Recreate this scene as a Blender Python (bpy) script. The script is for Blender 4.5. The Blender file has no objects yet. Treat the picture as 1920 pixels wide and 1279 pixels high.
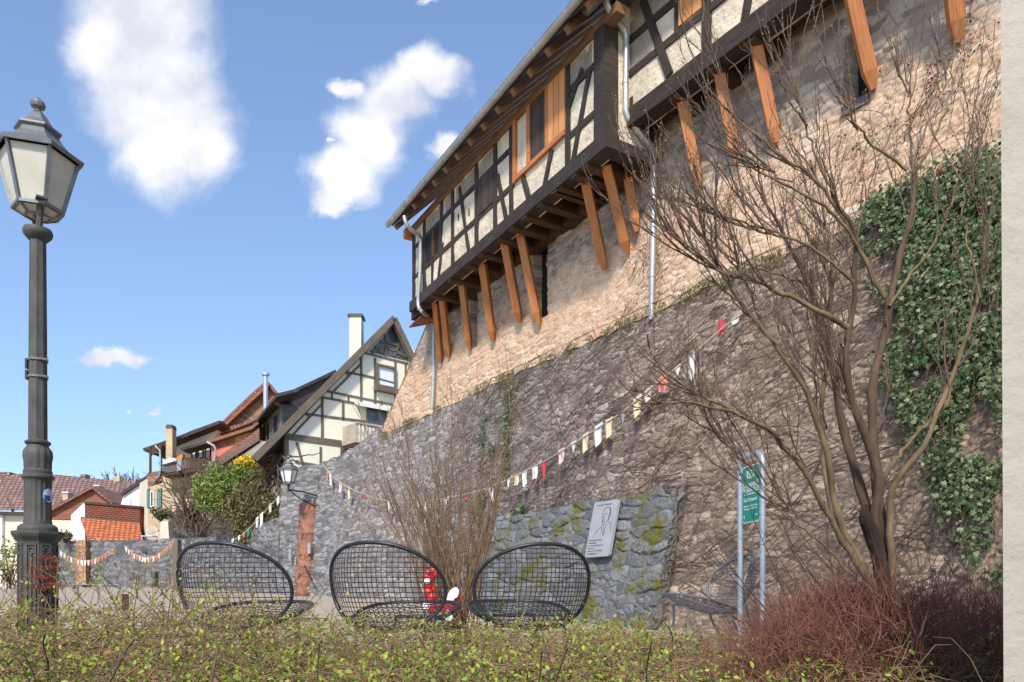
import bpy, math, random
import numpy as np
from mathutils import Vector, Matrix
random.seed(7); RNG = np.random.default_rng(11)
C = bpy.context.scene.collection
R = math.radians
# ------------------------------------------------------------ camera, sky, sun
E = 0.68          # eye height above the little square
F, CX, HY = 1400.0, 960.0, 1108.0
cam_d = bpy.data.cameras.new('camera'); cam = bpy.data.objects.new('camera', cam_d); C.objects.link(cam)
cam.location = (0, 0, E); cam.rotation_euler = (R(90), 0, 0)
cam_d.sensor_width = 36; cam_d.lens = F/1920*36; cam_d.shift_y = (HY-639.5)/1920
cam_d.clip_start = 0.05; cam_d.clip_end = 3000
sc = bpy.context.scene; sc.camera = cam
sc.view_settings.view_transform = 'Standard'; sc.view_settings.look = 'None'
sc.view_settings.exposure = 0.75; sc.view_settings.gamma = 1
SUN_EL, SUN_AZ = 42.0, math.atan2(-0.18, -0.98)     # azimuth measured from +Y towards +X
world = bpy.data.worlds.new('World'); sc.world = world; world.use_nodes = True
wn, wl = world.node_tree.nodes, world.node_tree.links
bg = wn['Background']; bg.inputs['Strength'].default_value = 0.13
sky = wn.new('ShaderNodeTexSky'); sky.sky_type = 'NISHITA'; sky.sun_disc = False
sky.sun_elevation = R(SUN_EL); sky.sun_rotation = SUN_AZ
sky.altitude = 300; sky.air_density = 1.2; sky.dust_density = 0.3; sky.ozone_density = 2.0
def wmath(op, a, b=None, c=None, clamp=False):
    n = wn.new('ShaderNodeMath'); n.operation = op; n.use_clamp = clamp
    for i, v in enumerate((a, b, c)):
        if v is None: continue
        if isinstance(v, (int, float)): n.inputs[i].default_value = v
        else: wl.new(v, n.inputs[i])
    return n.outputs[0]
tc = wn.new('ShaderNodeTexCoord'); sp = wn.new('ShaderNodeSeparateXYZ'); wl.new(tc.outputs['Generated'], sp.inputs[0])
ysafe = wmath('MAXIMUM', sp.outputs[1], 0.02)
u_ = wmath('DIVIDE', sp.outputs[0], ysafe); v_ = wmath('DIVIDE', sp.outputs[2], ysafe)
cb = wn.new('ShaderNodeCombineXYZ'); wl.new(u_, cb.inputs[0]); wl.new(v_, cb.inputs[1])
def wnoise(scale, detail, rough=0.55):
    n = wn.new('ShaderNodeTexNoise'); n.inputs['Scale'].default_value = scale
    n.inputs['Detail'].default_value = detail; n.inputs['Roughness'].default_value = rough
    wl.new(cb.outputs[0], n.inputs['Vector']); return n
n1 = wnoise(9, 8, 0.6)
sub = wn.new('ShaderNodeVectorMath'); sub.operation = 'SUBTRACT'; wl.new(n1.outputs['Color'], sub.inputs[0]); sub.inputs[1].default_value = (0.5, 0.5, 0.5)
scl = wn.new('ShaderNodeVectorMath'); scl.operation = 'SCALE'; wl.new(sub.outputs[0], scl.inputs[0]); scl.inputs['Scale'].default_value = 0.10
addv = wn.new('ShaderNodeVectorMath'); addv.operation = 'ADD'; wl.new(cb.outputs[0], addv.inputs[0]); wl.new(scl.outputs[0], addv.inputs[1])
# cloud puffs: centre and radii in photograph pixels, turned into directions
PUFFS = [(265,40,125,120),(290,170,120,120),(330,270,112,105),(375,300,75,68),(230,90,90,110),
         (800,135,75,45),(735,190,75,65),(685,260,72,65),(640,330,62,58),(620,385,42,28),(655,165,30,20),(840,275,34,26),
         (210,662,68,19),(265,660,40,12),(305,768,24,10),(232,764,14,6),(800,8,40,15),(605,272,14,10)]
dmin = None
for (px, py, rx, ry) in PUFFS:
    s = wn.new('ShaderNodeVectorMath'); s.operation = 'SUBTRACT'; wl.new(addv.outputs[0], s.inputs[0])
    s.inputs[1].default_value = ((px-CX)/F, (HY-py)/F, 0)
    m = wn.new('ShaderNodeVectorMath'); m.operation = 'MULTIPLY'; wl.new(s.outputs[0], m.inputs[0])
    m.inputs[1].default_value = (F/rx, F/ry, 0)
    l = wn.new('ShaderNodeVectorMath'); l.operation = 'LENGTH'; wl.new(m.outputs[0], l.inputs[0])
    big = min(rx, ry)
    val = l.outputs['Value'] if big > 25 else wmath('ADD', l.outputs['Value'], 0.48 if big < 18 else 0.12)
    dmin = val if dmin is None else wmath('SMOOTH_MIN', dmin, val, 0.15)
mr = wn.new('ShaderNodeMapRange'); mr.interpolation_type = 'SMOOTHSTEP'; wl.new(dmin, mr.inputs[0])
mr.inputs[1].default_value = 1.30; mr.inputs[2].default_value = 0.52; mr.inputs[3].default_value = 0; mr.inputs[4].default_value = 1
front = wmath('GREATER_THAN', sp.outputs[1], 0.05)
mask = wmath('MULTIPLY', mr.outputs[0], front)
n2 = wnoise(11, 4, 0.5)
cr = wn.new('ShaderNodeValToRGB'); wl.new(n2.outputs[0], cr.inputs[0])
cr.color_ramp.elements[0].position = 0.34; cr.color_ramp.elements[0].color = (3.5, 3.6, 4.1, 1)
cr.color_ramp.elements[1].position = 0.62; cr.color_ramp.elements[1].color = (5.1, 5.1, 5.2, 1)
lift = wn.new('ShaderNodeVectorMath'); lift.operation = 'MULTIPLY_ADD'; wl.new(tc.outputs['Generated'], lift.inputs[0]); lift.inputs[1].default_value = (1,1,.8); lift.inputs[2].default_value = (0,0,.12)
lifn = wn.new('ShaderNodeVectorMath'); lifn.operation = 'NORMALIZE'; wl.new(lift.outputs[0], lifn.inputs[0]); wl.new(lifn.outputs[0], sky.inputs[0])
tint = wn.new('ShaderNodeMix'); tint.data_type = 'RGBA'; tint.blend_type = 'MULTIPLY'; tint.inputs[0].default_value = 1
wl.new(sky.outputs[0], tint.inputs[6]); tint.inputs[7].default_value = (1.0, 1.0, 1.06, 1)
SKYTINT = tint
mx = wn.new('ShaderNodeMix'); mx.data_type = 'RGBA'; wl.new(mask, mx.inputs[0])
wl.new(tint.outputs[2], mx.inputs[6]); wl.new(cr.outputs[0], mx.inputs[7]); wl.new(mx.outputs[2], bg.inputs['Color'])
sun_d = bpy.data.lights.new('sun', 'SUN'); sun_d.energy = 2.9; sun_d.angle = R(6.0); sun_d.color = (1.0, 0.93, 0.82)
sun = bpy.data.objects.new('sun', sun_d); C.objects.link(sun)
to_sun = Vector((math.sin(SUN_AZ)*math.cos(R(SUN_EL)), math.cos(SUN_AZ)*math.cos(R(SUN_EL)), math.sin(R(SUN_EL))))
sun.rotation_euler = to_sun.to_track_quat('Z', 'Y').to_euler()

# ------------------------------------------------------------ helpers
def ray(px, py): return np.array([(px-CX)/F, 1.0, (HY-py)/F])
def at(px, py, Y):                       # point seen at a pixel, Y metres away
    return np.array([0, 0, E]) + ray(px, py)*Y
class Frame:                             # a vertical facade plane: s along it, z up, d outwards (towards the viewer's side)
    def __init__(s, x, y, dx, dy):
        s.o = np.array([x, y]); L = math.hypot(dx, dy); s.d = np.array([dx, dy])/L
        n = np.array([s.d[1], -s.d[0]]); s.n = n if np.dot(n, -s.o) > 0 else -n
    def p(s, a, z, d=0.0): q = s.o + s.d*a + s.n*d; return np.array([q[0], q[1], z])
    def sz(s, px, py, d=0.0):            # pixel -> (s, z) on the plane offset d
        o = s.o + s.n*d; u = (px-CX)/F
        # o + a*dir = (u*Y, Y)
        a = (u*o[1]-o[0])/(s.d[0]-u*s.d[1]); Y = o[1]+a*s.d[1]
        return a, E + (HY-py)/F*Y
def tag(o, label=None, cat=None, group=None, kind=None):
    if label: o['label'] = label
    if cat: o['category'] = cat
    if group: o['group'] = group
    if kind: o['kind'] = kind
    return o
def thing(name, label, cat, loc=(0, 0, 0), rz=0.0, group=None):
    o = bpy.data.objects.new(name, None); C.objects.link(o); o.location = loc; o.rotation_euler = (0, 0, rz)
    o.empty_display_size = 0.2
    return tag(o, label, cat, group)
def link_mesh(name, me, m, parent=None, smooth=False):
    o = bpy.data.objects.new(name, me); C.objects.link(o)
    if m is not None: me.materials.append(m)
    if smooth: me.polygons.foreach_set('use_smooth', np.ones(len(me.polygons), bool))
    if parent is not None:
        o.parent = parent
        mw = Matrix.Translation(parent.location) @ Matrix.Rotation(parent.rotation_euler.z, 4, 'Z') if parent.parent is None else PW.get(parent.name, Matrix.Identity(4))
        if WORLD[0]: o.matrix_parent_inverse = mw.inverted()
        PW[o.name] = Matrix.Identity(4) if WORLD[0] else mw
    return o
PW = {}; WORLD = [True]      # WORLD: meshes are given in world metres; switch off for local modelling
class MB:
    def __init__(s): s.v = []; s.f = []; s.uv = []
    def poly(s, pts, uvs=None):
        b = len(s.v); s.v += [tuple(map(float, p)) for p in pts]; s.f.append(tuple(range(b, b+len(pts))))
        if uvs is None:
            p = np.array(pts, float); a = p[1]-p[0]; L = np.linalg.norm(a); a = a/(L if L > 1e-9 else 1)
            n = np.cross(a, p[-1]-p[0]); nl = np.linalg.norm(n); n = n/(nl if nl > 1e-9 else 1); b2 = np.cross(n, a)
            uvs = [(float(np.dot(q-p[0], a)), float(np.dot(q-p[0], b2))) for q in p]
        s.uv += list(uvs)
    def box8(s, c):                       # c: 4 bottom (ccw) + 4 top
        for q in ((3,2,1,0),(4,5,6,7),(0,1,5,4),(1,2,6,5),(2,3,7,6),(3,0,4,7)): s.poly([c[i] for i in q])
    def box(s, lo, hi):
        x0,y0,z0 = lo; x1,y1,z1 = hi
        s.box8([(x0,y0,z0),(x1,y0,z0),(x1,y1,z0),(x0,y1,z0),(x0,y0,z1),(x1,y0,z1),(x1,y1,z1),(x0,y1,z1)])
    def bar(s, p0, p1, w, h, up=(0,0,1), taper=1.0):
        p0 = np.array(p0, float); p1 = np.array(p1, float); t = p1-p0; L = np.linalg.norm(t); t = t/L
        r = np.cross(t, np.array(up, float)); r = r/np.linalg.norm(r); u = np.cross(r, t)
        a = random.random()*5
        c0 = [p0 + r*x*w/2 + u*y*h/2 for x, y in ((-1,-1),(1,-1),(1,1),(-1,1))]
        c1 = [p1 + (r*x*w/2 + u*y*h/2)*taper for x, y in ((-1,-1),(1,-1),(1,1),(-1,1))]
        for i in range(4):
            j = (i+1) % 4; sz = w if i % 2 == 0 else h
            s.poly([c0[i], c0[j], c1[j], c1[i]], [(a,i*.31),(a,i*.31+sz),(a+L,i*.31+sz),(a+L,i*.31)])
        s.poly(c0[::-1]); s.poly(c1)
    def fbox(s, fr, s0, s1, z0, z1, d0, d1):   # box on a facade
        P = fr.p; c = [P(s0,z0,d0),P(s1,z0,d0),P(s1,z0,d1),P(s0,z0,d1),P(s0,z1,d0),P(s1,z1,d0),P(s1,z1,d1),P(s0,z1,d1)]
        s.box8(c)
    def prism(s, pts, ext, uv=True):           # polygon + extrusion vector
        pts = [np.array(p, float) for p in pts]; e = np.array(ext, float)
        s.poly(pts); s.poly([p+e for p in pts][::-1])
        n = len(pts)
        for i in range(n):
            j = (i+1) % n; s.poly([pts[i], pts[i]+e, pts[j]+e, pts[j]])
    def tube(s, pts, r, n=8, caps=True):
        pts = [np.array(p, float) for p in pts]; K = len(pts)
        rr = [r]*K if isinstance(r, (int, float)) else r
        b = len(s.v); L = 0; prev = None; rings = []; us = []
        for i, p in enumerate(pts):
            t = pts[min(i+1, K-1)] - pts[max(i-1, 0)]; t = t/(np.linalg.norm(t)+1e-12)
            if prev is None:
                ref = np.array([0,0,1.]) if abs(t[2]) < .9 else np.array([1.,0,0]); a = np.cross(t, ref)
            else: a = prev - t*np.dot(prev, t)
            a = a/(np.linalg.norm(a)+1e-12); prev = a; c = np.cross(t, a)
            if i: L += np.linalg.norm(pts[i]-pts[i-1])
            us.append(L); rings.append([p + rr[i]*(a*math.cos(q) + c*math.sin(q)) for q in [2*math.pi*k/n for k in range(n)]])
        for ring in rings: s.v += [tuple(map(float, q)) for q in ring]
        for i in range(K-1):
            for k in range(n):
                k2 = (k+1) % n; s.f.append((b+i*n+k, b+i*n+k2, b+(i+1)*n+k2, b+(i+1)*n+k))
                w = 2*math.pi*rr[i]/n
                s.uv += [(us[i],k*w),(us[i],(k+1)*w),(us[i+1],(k+1)*w),(us[i+1],k*w)]
        if caps:
            s.f.append(tuple(b+k for k in range(n))[::-1]); s.uv += [(0,0)]*n
            s.f.append(tuple(b+(K-1)*n+k for k in range(n))); s.uv += [(0,0)]*n
    def lathe(s, prof, c=(0,0,0), n=24, flute=None, rot=0.0):   # prof: (r, z); flute(k, r, z) -> r
        b = len(s.v); K = len(prof)
        for (r, z) in prof:
            for k in range(n):
                q = 2*math.pi*k/n + rot; r2 = flute(k, r, z) if flute else r
                s.v.append((c[0]+r2*math.cos(q), c[1]+r2*math.sin(q), c[2]+z))
        for i in range(K-1):
            for k in range(n):
                k2 = (k+1) % n; s.f.append((b+i*n+k, b+i*n+k2, b+(i+1)*n+k2, b+(i+1)*n+k))
                s.uv += [(k/n,prof[i][1]),((k+1)/n,prof[i][1]),((k+1)/n,prof[i+1][1]),(k/n,prof[i+1][1])]
        s.f.append(tuple(b+k for k in range(n))[::-1]); s.uv += [(0,0)]*n
        s.f.append(tuple(b+(K-1)*n+k for k in range(n))); s.uv += [(0,0)]*n
    def build(s, name, m, parent=None, smooth=False, bevel=0.0):
        me = bpy.data.meshes.new(name); me.from_pydata(s.v, [], s.f)
        if len(s.uv) == len(me.loops):
            ul = me.uv_layers.new(name='UVMap'); ul.data.foreach_set('uv', np.array(s.uv, float).ravel())
        me.update()
        o = link_mesh(name, me, m, parent, smooth)
        if bevel:
            b = o.modifiers.new('bevel', 'BEVEL'); b.width = bevel; b.segments = 2; b.limit_method = 'ANGLE'
        if smooth:
            me.set_sharp_from_angle(angle=R(40))
        return o
def np_mesh(name, V, Fq, m, parent=None, smooth=False, rnd=None, uv=None, attrs=None):
    """V (n,3), Fq (f,k) all faces with k corners; rnd per vertex; uv per vertex"""
    me = bpy.data.meshes.new(name); n, f, k = len(V), len(Fq), Fq.shape[1]
    me.vertices.add(n); me.vertices.foreach_set('co', np.asarray(V, np.float32).ravel())
    me.loops.add(f*k); me.loops.foreach_set('vertex_index', Fq.astype(np.int32).ravel())
    me.polygons.add(f); me.polygons.foreach_set('loop_start', np.arange(0, f*k, k, dtype=np.int32))
    me.polygons.foreach_set('loop_total', np.full(f, k, np.int32))
    me.update(calc_edges=True)
    if rnd is not None:
        a = me.attributes.new('rnd', 'FLOAT', 'POINT'); a.data.foreach_set('value', np.asarray(rnd, np.float32))
    for k_, a_ in (attrs or {}).items():
        a = me.attributes.new(k_, 'FLOAT', 'POINT'); a.data.foreach_set('value', np.asarray(a_, np.float32).ravel())
    if uv is not None:
        ul = me.uv_layers.new(name='UVMap'); ul.data.foreach_set('uv', np.asarray(uv, np.float32)[Fq.ravel()].ravel())
    return link_mesh(name, me, m, parent, smooth)
def tubes_np(P, Rad, n=4):
    """P (N,K,3) centre lines, Rad (N,K) -> V, F"""
    P = np.asarray(P, float); N, K, _ = P.shape
    T = np.empty_like(P); T[:,1:-1] = P[:,2:]-P[:,:-2]; T[:,0] = P[:,1]-P[:,0]; T[:,-1] = P[:,-1]-P[:,-2]
    T /= np.linalg.norm(T, axis=2, keepdims=True)+1e-9
    ref = np.where(np.abs(T[:,:1,2:3]) < 0.8, np.array([0,0,1.]), np.array([1.,0.3,0]))
    A = np.cross(T, np.broadcast_to(ref, T.shape)); A /= np.linalg.norm(A, axis=2, keepdims=True)+1e-9
    B = np.cross(T, A); q = np.arange(n)*2*np.pi/n
    V = P[:,:,None,:] + Rad[:,:,None,None]*(A[:,:,None,:]*np.cos(q)[None,None,:,None] + B[:,:,None,:]*np.sin(q)[None,None,:,None])
    idx = np.arange(N*K*n).reshape(N, K, n); a = idx[:,:-1,:]; b = np.roll(a, -1, 2); c = np.roll(idx[:,1:,:], -1, 2); d = idx[:,1:,:]
    return V.reshape(-1,3), np.stack([a,b,c,d], -1).reshape(-1,4)
def merge(parts):
    Vs, Fs, o = [], [], 0
    for V, Fq in parts: Vs.append(V); Fs.append(Fq+o); o += len(V)
    return np.concatenate(Vs), np.concatenate(Fs)
def resample(pts, K):
    pts = np.asarray(pts, float); L = np.concatenate([[0], np.cumsum(np.linalg.norm(np.diff(pts, axis=0), axis=1))])
    t = np.linspace(0, L[-1], K); return np.stack([np.interp(t, L, pts[:,i]) for i in range(pts.shape[1])], 1)
def smoothline(pts, K, it=2):
    p = np.asarray(pts, float)
    for _ in range(it):
        q = [p[0]]
        for i in range(len(p)-1): q += [p[i]*.75+p[i+1]*.25, p[i]*.25+p[i+1]*.75]
        q.append(p[-1]); p = np.array(q)
    return resample(p, K)
LEAF = {  # template: verts (x across, y along, z lift), quads
 'oval': (np.array([[0,0,0],[.28,.35,.06],[.22,.75,.05],[0,1,0],[-.22,.75,.05],[-.28,.35,.06]]), np.array([[0,1,2,3],[0,3,4,5]])),
 'long': (np.array([[0,0,0],[.14,.3,.04],[.12,.7,.03],[0,1,-.05],[-.12,.7,.03],[-.14,.3,.04]]), np.array([[0,1,2,3],[0,3,4,5]])),
 'ivy':  (np.array([[0,0,0],[.45,.05,-.04],[.34,.38,.03],[.5,.62,-.05],[.16,.62,.04],[0,1,-.08],[-.16,.62,.04],[-.5,.62,-.05],[-.34,.38,.03],[-.45,.05,-.04]]),
          np.array([[0,1,2,4],[2,3,4,4],[0,4,5,6],[0,6,8,9],[6,7,8,8]]))}
def leaves_np(pos, along, normal, size, kind='oval'):
    T, Fq = LEAF[kind]; N = len(pos)
    a = along/(np.linalg.norm(along, axis=1, keepdims=True)+1e-9)
    x = np.cross(a, normal); x /= np.linalg.norm(x, axis=1, keepdims=True)+1e-9; z = np.cross(x, a)
    V = pos[:,None,:] + size[:,None,None]*(x[:,None,:]*T[None,:,0,None] + a[:,None,:]*T[None,:,1,None] + z[:,None,:]*T[None,:,2,None])
    Fq = Fq.copy()
    if kind == 'ivy': Fq = np.array([[0,1,2,4],[2,3,4,0],[0,4,5,6],[0,6,8,9],[6,7,8,0]])
    F2 = (np.arange(N)*len(T))[:,None,None] + Fq[None]
    r = np.repeat(RNG.random(N), len(T))
    return V.reshape(-1,3), F2.reshape(-1,Fq.shape[1]), r
def rdir(N, zb=0.0):
    d = RNG.normal(size=(N,3)); d[:,2] += zb; return d/np.linalg.norm(d, axis=1, keepdims=True)

# ------------------------------------------------------------ materials
def nmat(name):
    m = bpy.data.materials.new(name); m.use_nodes = True; nt = m.node_tree
    return m, nt.nodes, nt.links, nt.nodes['Principled BSDF']
def mathn(N, L, op, a, b=None, c=None, clamp=False):
    n = N.new('ShaderNodeMath'); n.operation = op; n.use_clamp = clamp
    for i, v in enumerate((a, b, c)):
        if v is None: continue
        if isinstance(v, (int, float)): n.inputs[i].default_value = v
        else: L.new(v, n.inputs[i])
    return n.outputs[0]
def ramp(N, L, fac, stops):
    r = N.new('ShaderNodeValToRGB'); L.new(fac, r.inputs[0]); e = r.color_ramp.elements
    while len(e) < len(stops): e.new(0.5)
    for i, (p, c) in enumerate(stops):
        e[i].position = p; e[i].color = (*c, 1) if len(c) == 3 else c
    return r.outputs[0]
def mixc(N, L, f, a, b, mode='MIX'):
    n = N.new('ShaderNodeMix'); n.data_type = 'RGBA'; n.blend_type = mode
    for i, v in ((0, f), (6, a), (7, b)):
        if isinstance(v, (int, float)): n.inputs[i].default_value = v
        elif isinstance(v, tuple): n.inputs[i].default_value = (*v, 1)
        else: L.new(v, n.inputs[i])
    return n.outputs[2]
def coords(N, L, kind, scale=(1,1,1)):
    t = N.new('ShaderNodeTexCoord'); mp = N.new('ShaderNodeMapping'); L.new(t.outputs['UV' if kind == 'uv' else 'Object'], mp.inputs[0])
    mp.inputs['Scale'].default_value = scale; return mp.outputs[0]
def noise(N, L, vec, scale, detail=5, rough=.6, dist=0):
    n = N.new('ShaderNodeTexNoise'); L.new(vec, n.inputs['Vector']); n.inputs['Scale'].default_value = scale
    n.inputs['Detail'].default_value = detail; n.inputs['Roughness'].default_value = rough; n.inputs['Distortion'].default_value = dist
    return n
def bumpn(N, L, h, strength, dist, bsdf, prev=None):
    b = N.new('ShaderNodeBump'); b.inputs['Strength'].default_value = strength; b.inputs['Distance'].default_value = dist
    L.new(h, b.inputs['Height'])
    if prev is not None: L.new(prev, b.inputs['Normal'])
    L.new(b.outputs[0], bsdf.inputs['Normal']); return b.outputs[0]
def plain(name, c1, c2=None, scale=6, rough=.7, bump=.3, bscale=40, dist=.004, metal=0, kind='obj', stretch=(1,1,1), spec=.3, detail=6):
    m, N, L, B = nmat(name); c2 = c2 or tuple(x*.72 for x in c1)
    v = coords(N, L, kind, stretch); n = noise(N, L, v, scale, detail, .62)
    L.new(ramp(N, L, n.outputs[0], [(.3, c2), (.68, c1)]), B.inputs['Base Color'])
    B.inputs['Roughness'].default_value = rough; B.inputs['Metallic'].default_value = metal; B.inputs['Specular IOR Level'].default_value = spec
    if bump:
        n2 = noise(N, L, v, bscale, 5, .6); bumpn(N, L, n2.outputs[0], bump, dist, B)
    return m
def wood(name, c1, c2, c3=None, rough=.75, grain=60, bump=.5, dist=.004):
    m, N, L, B = nmat(name); v = coords(N, L, 'uv', (1.2, grain/4, 1))
    n = noise(N, L, v, 2.0, 8, .65, .4); n0 = noise(N, L, coords(N, L, 'obj'), 1.3, 3, .5)
    f = mathn(N, L, 'ADD', mathn(N, L, 'MULTIPLY', n.outputs[0], .75), mathn(N, L, 'MULTIPLY', n0.outputs[0], .25))
    st = [(.32, c2), (.6, c1)] + ([(.75, c3)] if c3 else [])
    L.new(ramp(N, L, f, st), B.inputs['Base Color']); B.inputs['Roughness'].default_value = rough; B.inputs['Specular IOR Level'].default_value = .25
    bumpn(N, L, n.outputs[0], bump, dist, B); return m
def boards(name, c1, c2, pitch=.14, rough=.8, gap=(.03,.02,.015), along='u'):
    """planks running along v (up) with gaps every pitch along u; uv in metres"""
    m, N, L, B = nmat(name); v = coords(N, L, 'uv'); s = N.new('ShaderNodeSeparateXYZ'); L.new(v, s.inputs[0])
    u = s.outputs[0] if along == 'u' else s.outputs[1]; w = s.outputs[1] if along == 'u' else s.outputs[0]
    k = mathn(N, L, 'DIVIDE', u, pitch); fl = mathn(N, L, 'FLOOR', k); fr = mathn(N, L, 'FRACT', k)
    cb = N.new('ShaderNodeCombineXYZ'); L.new(mathn(N, L, 'MULTIPLY', u, 30), cb.inputs[0]); L.new(mathn(N, L, 'MULTIPLY', w, 1.6), cb.inputs[1]); L.new(mathn(N, L, 'MULTIPLY', fl, 3.7), cb.inputs[2])
    n = noise(N, L, cb.outputs[0], 1.0, 6, .65, .3); wn_ = N.new('ShaderNodeTexWhiteNoise'); wn_.noise_dimensions = '1D'; L.new(fl, wn_.inputs['W'])
    f = mathn(N, L, 'ADD', mathn(N, L, 'MULTIPLY', n.outputs[0], .7), mathn(N, L, 'MULTIPLY', wn_.outputs[0], .3))
    col = ramp(N, L, f, [(.3, c2), (.7, c1)])
    e = mathn(N, L, 'MINIMUM', fr, mathn(N, L, 'SUBTRACT', 1, fr)); g = mathn(N, L, 'MULTIPLY', e, 14, clamp=True)
    L.new(mixc(N, L, g, gap, col), B.inputs['Base Color']); B.inputs['Roughness'].default_value = rough
    h = mathn(N, L, 'ADD', g, mathn(N, L, 'MULTIPLY', n.outputs[0], .3)); bumpn(N, L, h, .6, .01, B); return m
def stone(name, size, cols, mortar, mw=.06, bump=1.0, dist=.05, moss=None, patches=None, rough=.9, stretch=1.8, dirt=None, joint=.5, zone=None, along=None, attr=False):
    """rubble masonry in uv metres. cols: ramp over random stone value; patches: (colour, scale, lo, hi); moss: (colour, scale, lo, hi)"""
    m, N, L, B = nmat(name); v = coords(N, L, 'uv')
    dn = noise(N, L, v, 2.2/size*.35, 3, .6); d2 = N.new('ShaderNodeVectorMath'); d2.operation = 'MULTIPLY_ADD'
    L.new(dn.outputs['Color'], d2.inputs[0]); d2.inputs[1].default_value = (size*1.1, size*.7, 0); L.new(v, d2.inputs[2])
    mp = N.new('ShaderNodeMapping'); L.new(d2.outputs[0], mp.inputs[0]); mp.inputs['Scale'].default_value = (1/size/math.sqrt(stretch), math.sqrt(stretch)/size, 1)
    def vor(sc, feat):
        x = N.new('ShaderNodeTexVoronoi'); x.voronoi_dimensions = '2D'; x.feature = feat; x.inputs['Scale'].default_value = sc
        x.inputs['Randomness'].default_value = .85; L.new(mp.outputs[0], x.inputs['Vector']); return x
    e1 = vor(1, 'DISTANCE_TO_EDGE').outputs['Distance']; c1 = vor(1, 'F1').outputs['Color']
    e2 = vor(2.3, 'DISTANCE_TO_EDGE').outputs['Distance']; c2 = vor(2.3, 'F1').outputs['Color']
    # some areas take the small stones
    sel = ramp(N, L, noise(N, L, v, .9/size*.35, 2, .5).outputs[0], [(.5, (0,0,0)), (.53, (1,1,1))])
    def mixf(a, b):
        n = N.new('ShaderNodeMix'); n.data_type = 'FLOAT'; L.new(sel, n.inputs[0]); L.new(a, n.inputs[2]); L.new(b, n.inputs[3]); return n.outputs[0]
    sx = N.new('ShaderNodeSeparateXYZ'); L.new(c1, sx.inputs[0]); sy = N.new('ShaderNodeSeparateXYZ'); L.new(c2, sy.inputs[0])
    cell = mixf(sx.outputs[0], sy.outputs[0]); edge = mixf(e1, e2)
    if attr:      # the stones are real relief in the mesh; colour follows them through vertex attributes
        ac = N.new('ShaderNodeAttribute'); ac.attribute_name = 'cell'; ae = N.new('ShaderNodeAttribute'); ae.attribute_name = 'edge'; cell, edge = ac.outputs['Fac'], ae.outputs['Fac']
    fine = noise(N, L, v, 26, 8, .7); mid = noise(N, L, v, 6, 5, .65)
    cv = mathn(N, L, 'ADD', mathn(N, L, 'MULTIPLY', cell, .62), mathn(N, L, 'MULTIPLY', fine.outputs[0], .42))
    col = ramp(N, L, mathn(N, L, 'SUBTRACT', cv, .02), [(i/(len(cols)-1)*.8+.1, c) for i, c in enumerate(cols)])
    spk = mixc(N, L, .55, col, ramp(N, L, fine.outputs[0], [(.35, (.25,.25,.25)), (.62, (.8,.8,.8))]), 'OVERLAY')
    jw = mathn(N, L, 'ADD', edge, mathn(N, L, 'MULTIPLY', mathn(N, L, 'SUBTRACT', fine.outputs[0], .5), .16))
    g = N.new('ShaderNodeMapRange'); g.interpolation_type = 'SMOOTHSTEP'; L.new(jw, g.inputs[0]); g.inputs[1].default_value = 0.0; g.inputs[2].default_value = mw*2.2
    gm = mathn(N, L, 'SUBTRACT', 1, mathn(N, L, 'MULTIPLY', mathn(N, L, 'SUBTRACT', 1, g.outputs[0]), joint*1.0))
    out = mixc(N, L, gm, mortar, spk)
    if patches:
        for (pc, psc, lo, hi, amt) in patches:
            pn = noise(N, L, v, psc, 6, .65); f = ramp(N, L, pn.outputs[0], [(lo, (0,0,0)), (hi, (amt,)*3)])
            out = mixc(N, L, f, out, pc)
    if zone:   # (v0, v1, colour ramp): other colours blended in above height v0
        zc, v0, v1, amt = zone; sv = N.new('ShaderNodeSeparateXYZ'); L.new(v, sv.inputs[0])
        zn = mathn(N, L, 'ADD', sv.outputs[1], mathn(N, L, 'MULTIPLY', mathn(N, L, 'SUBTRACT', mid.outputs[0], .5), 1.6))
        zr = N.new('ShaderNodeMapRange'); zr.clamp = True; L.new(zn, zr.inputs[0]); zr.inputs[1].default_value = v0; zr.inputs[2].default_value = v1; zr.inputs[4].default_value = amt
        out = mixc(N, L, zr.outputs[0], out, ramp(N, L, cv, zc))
    if along:  # masonry of another colour along the run of the wall: (s0, s1, colour, amount)
        for (a0, a1, ac, am) in along:
            su = N.new('ShaderNodeSeparateXYZ'); L.new(v, su.inputs[0]); un = mathn(N, L, 'ADD', su.outputs[0], mathn(N, L, 'MULTIPLY', mathn(N, L, 'SUBTRACT', mid.outputs[0], .5), 3))
            ar = N.new('ShaderNodeMapRange'); L.new(un, ar.inputs[0]); ar.inputs[1].default_value = a0; ar.inputs[2].default_value = a1; ar.inputs[4].default_value = am
            out = mixc(N, L, ar.outputs[0], out, mixc(N, L, 1.0, ramp(N, L, cv, [(.2, tuple(x*.45 for x in ac)), (.8, tuple(min(1, x*1.5) for x in ac))]), spk, 'MIX') if False else ramp(N, L, cv, [(.2, tuple(x*.45 for x in ac)), (.8, tuple(min(1, x*1.5) for x in ac))]))
    if moss:
        mc, msc, lo, hi = moss; mn = noise(N, L, v, msc, 8, .72); mf = ramp(N, L, mn.outputs[0], [(lo, (0,0,0)), (hi, (1,1,1))])
        mcol = ramp(N, L, fine.outputs[0], [(.35, tuple(x*.45 for x in mc)), (.65, mc)])
        out = mixc(N, L, mf, out, mcol)
    L.new(out, B.inputs['Base Color']); B.inputs['Roughness'].default_value = rough; B.inputs['Specular IOR Level'].default_value = .2
    r = N.new('ShaderNodeMapRange'); r.interpolation_type = 'SMOOTHERSTEP'; L.new(edge, r.inputs[0]); r.inputs[1].default_value = 0; r.inputs[2].default_value = .28
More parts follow.
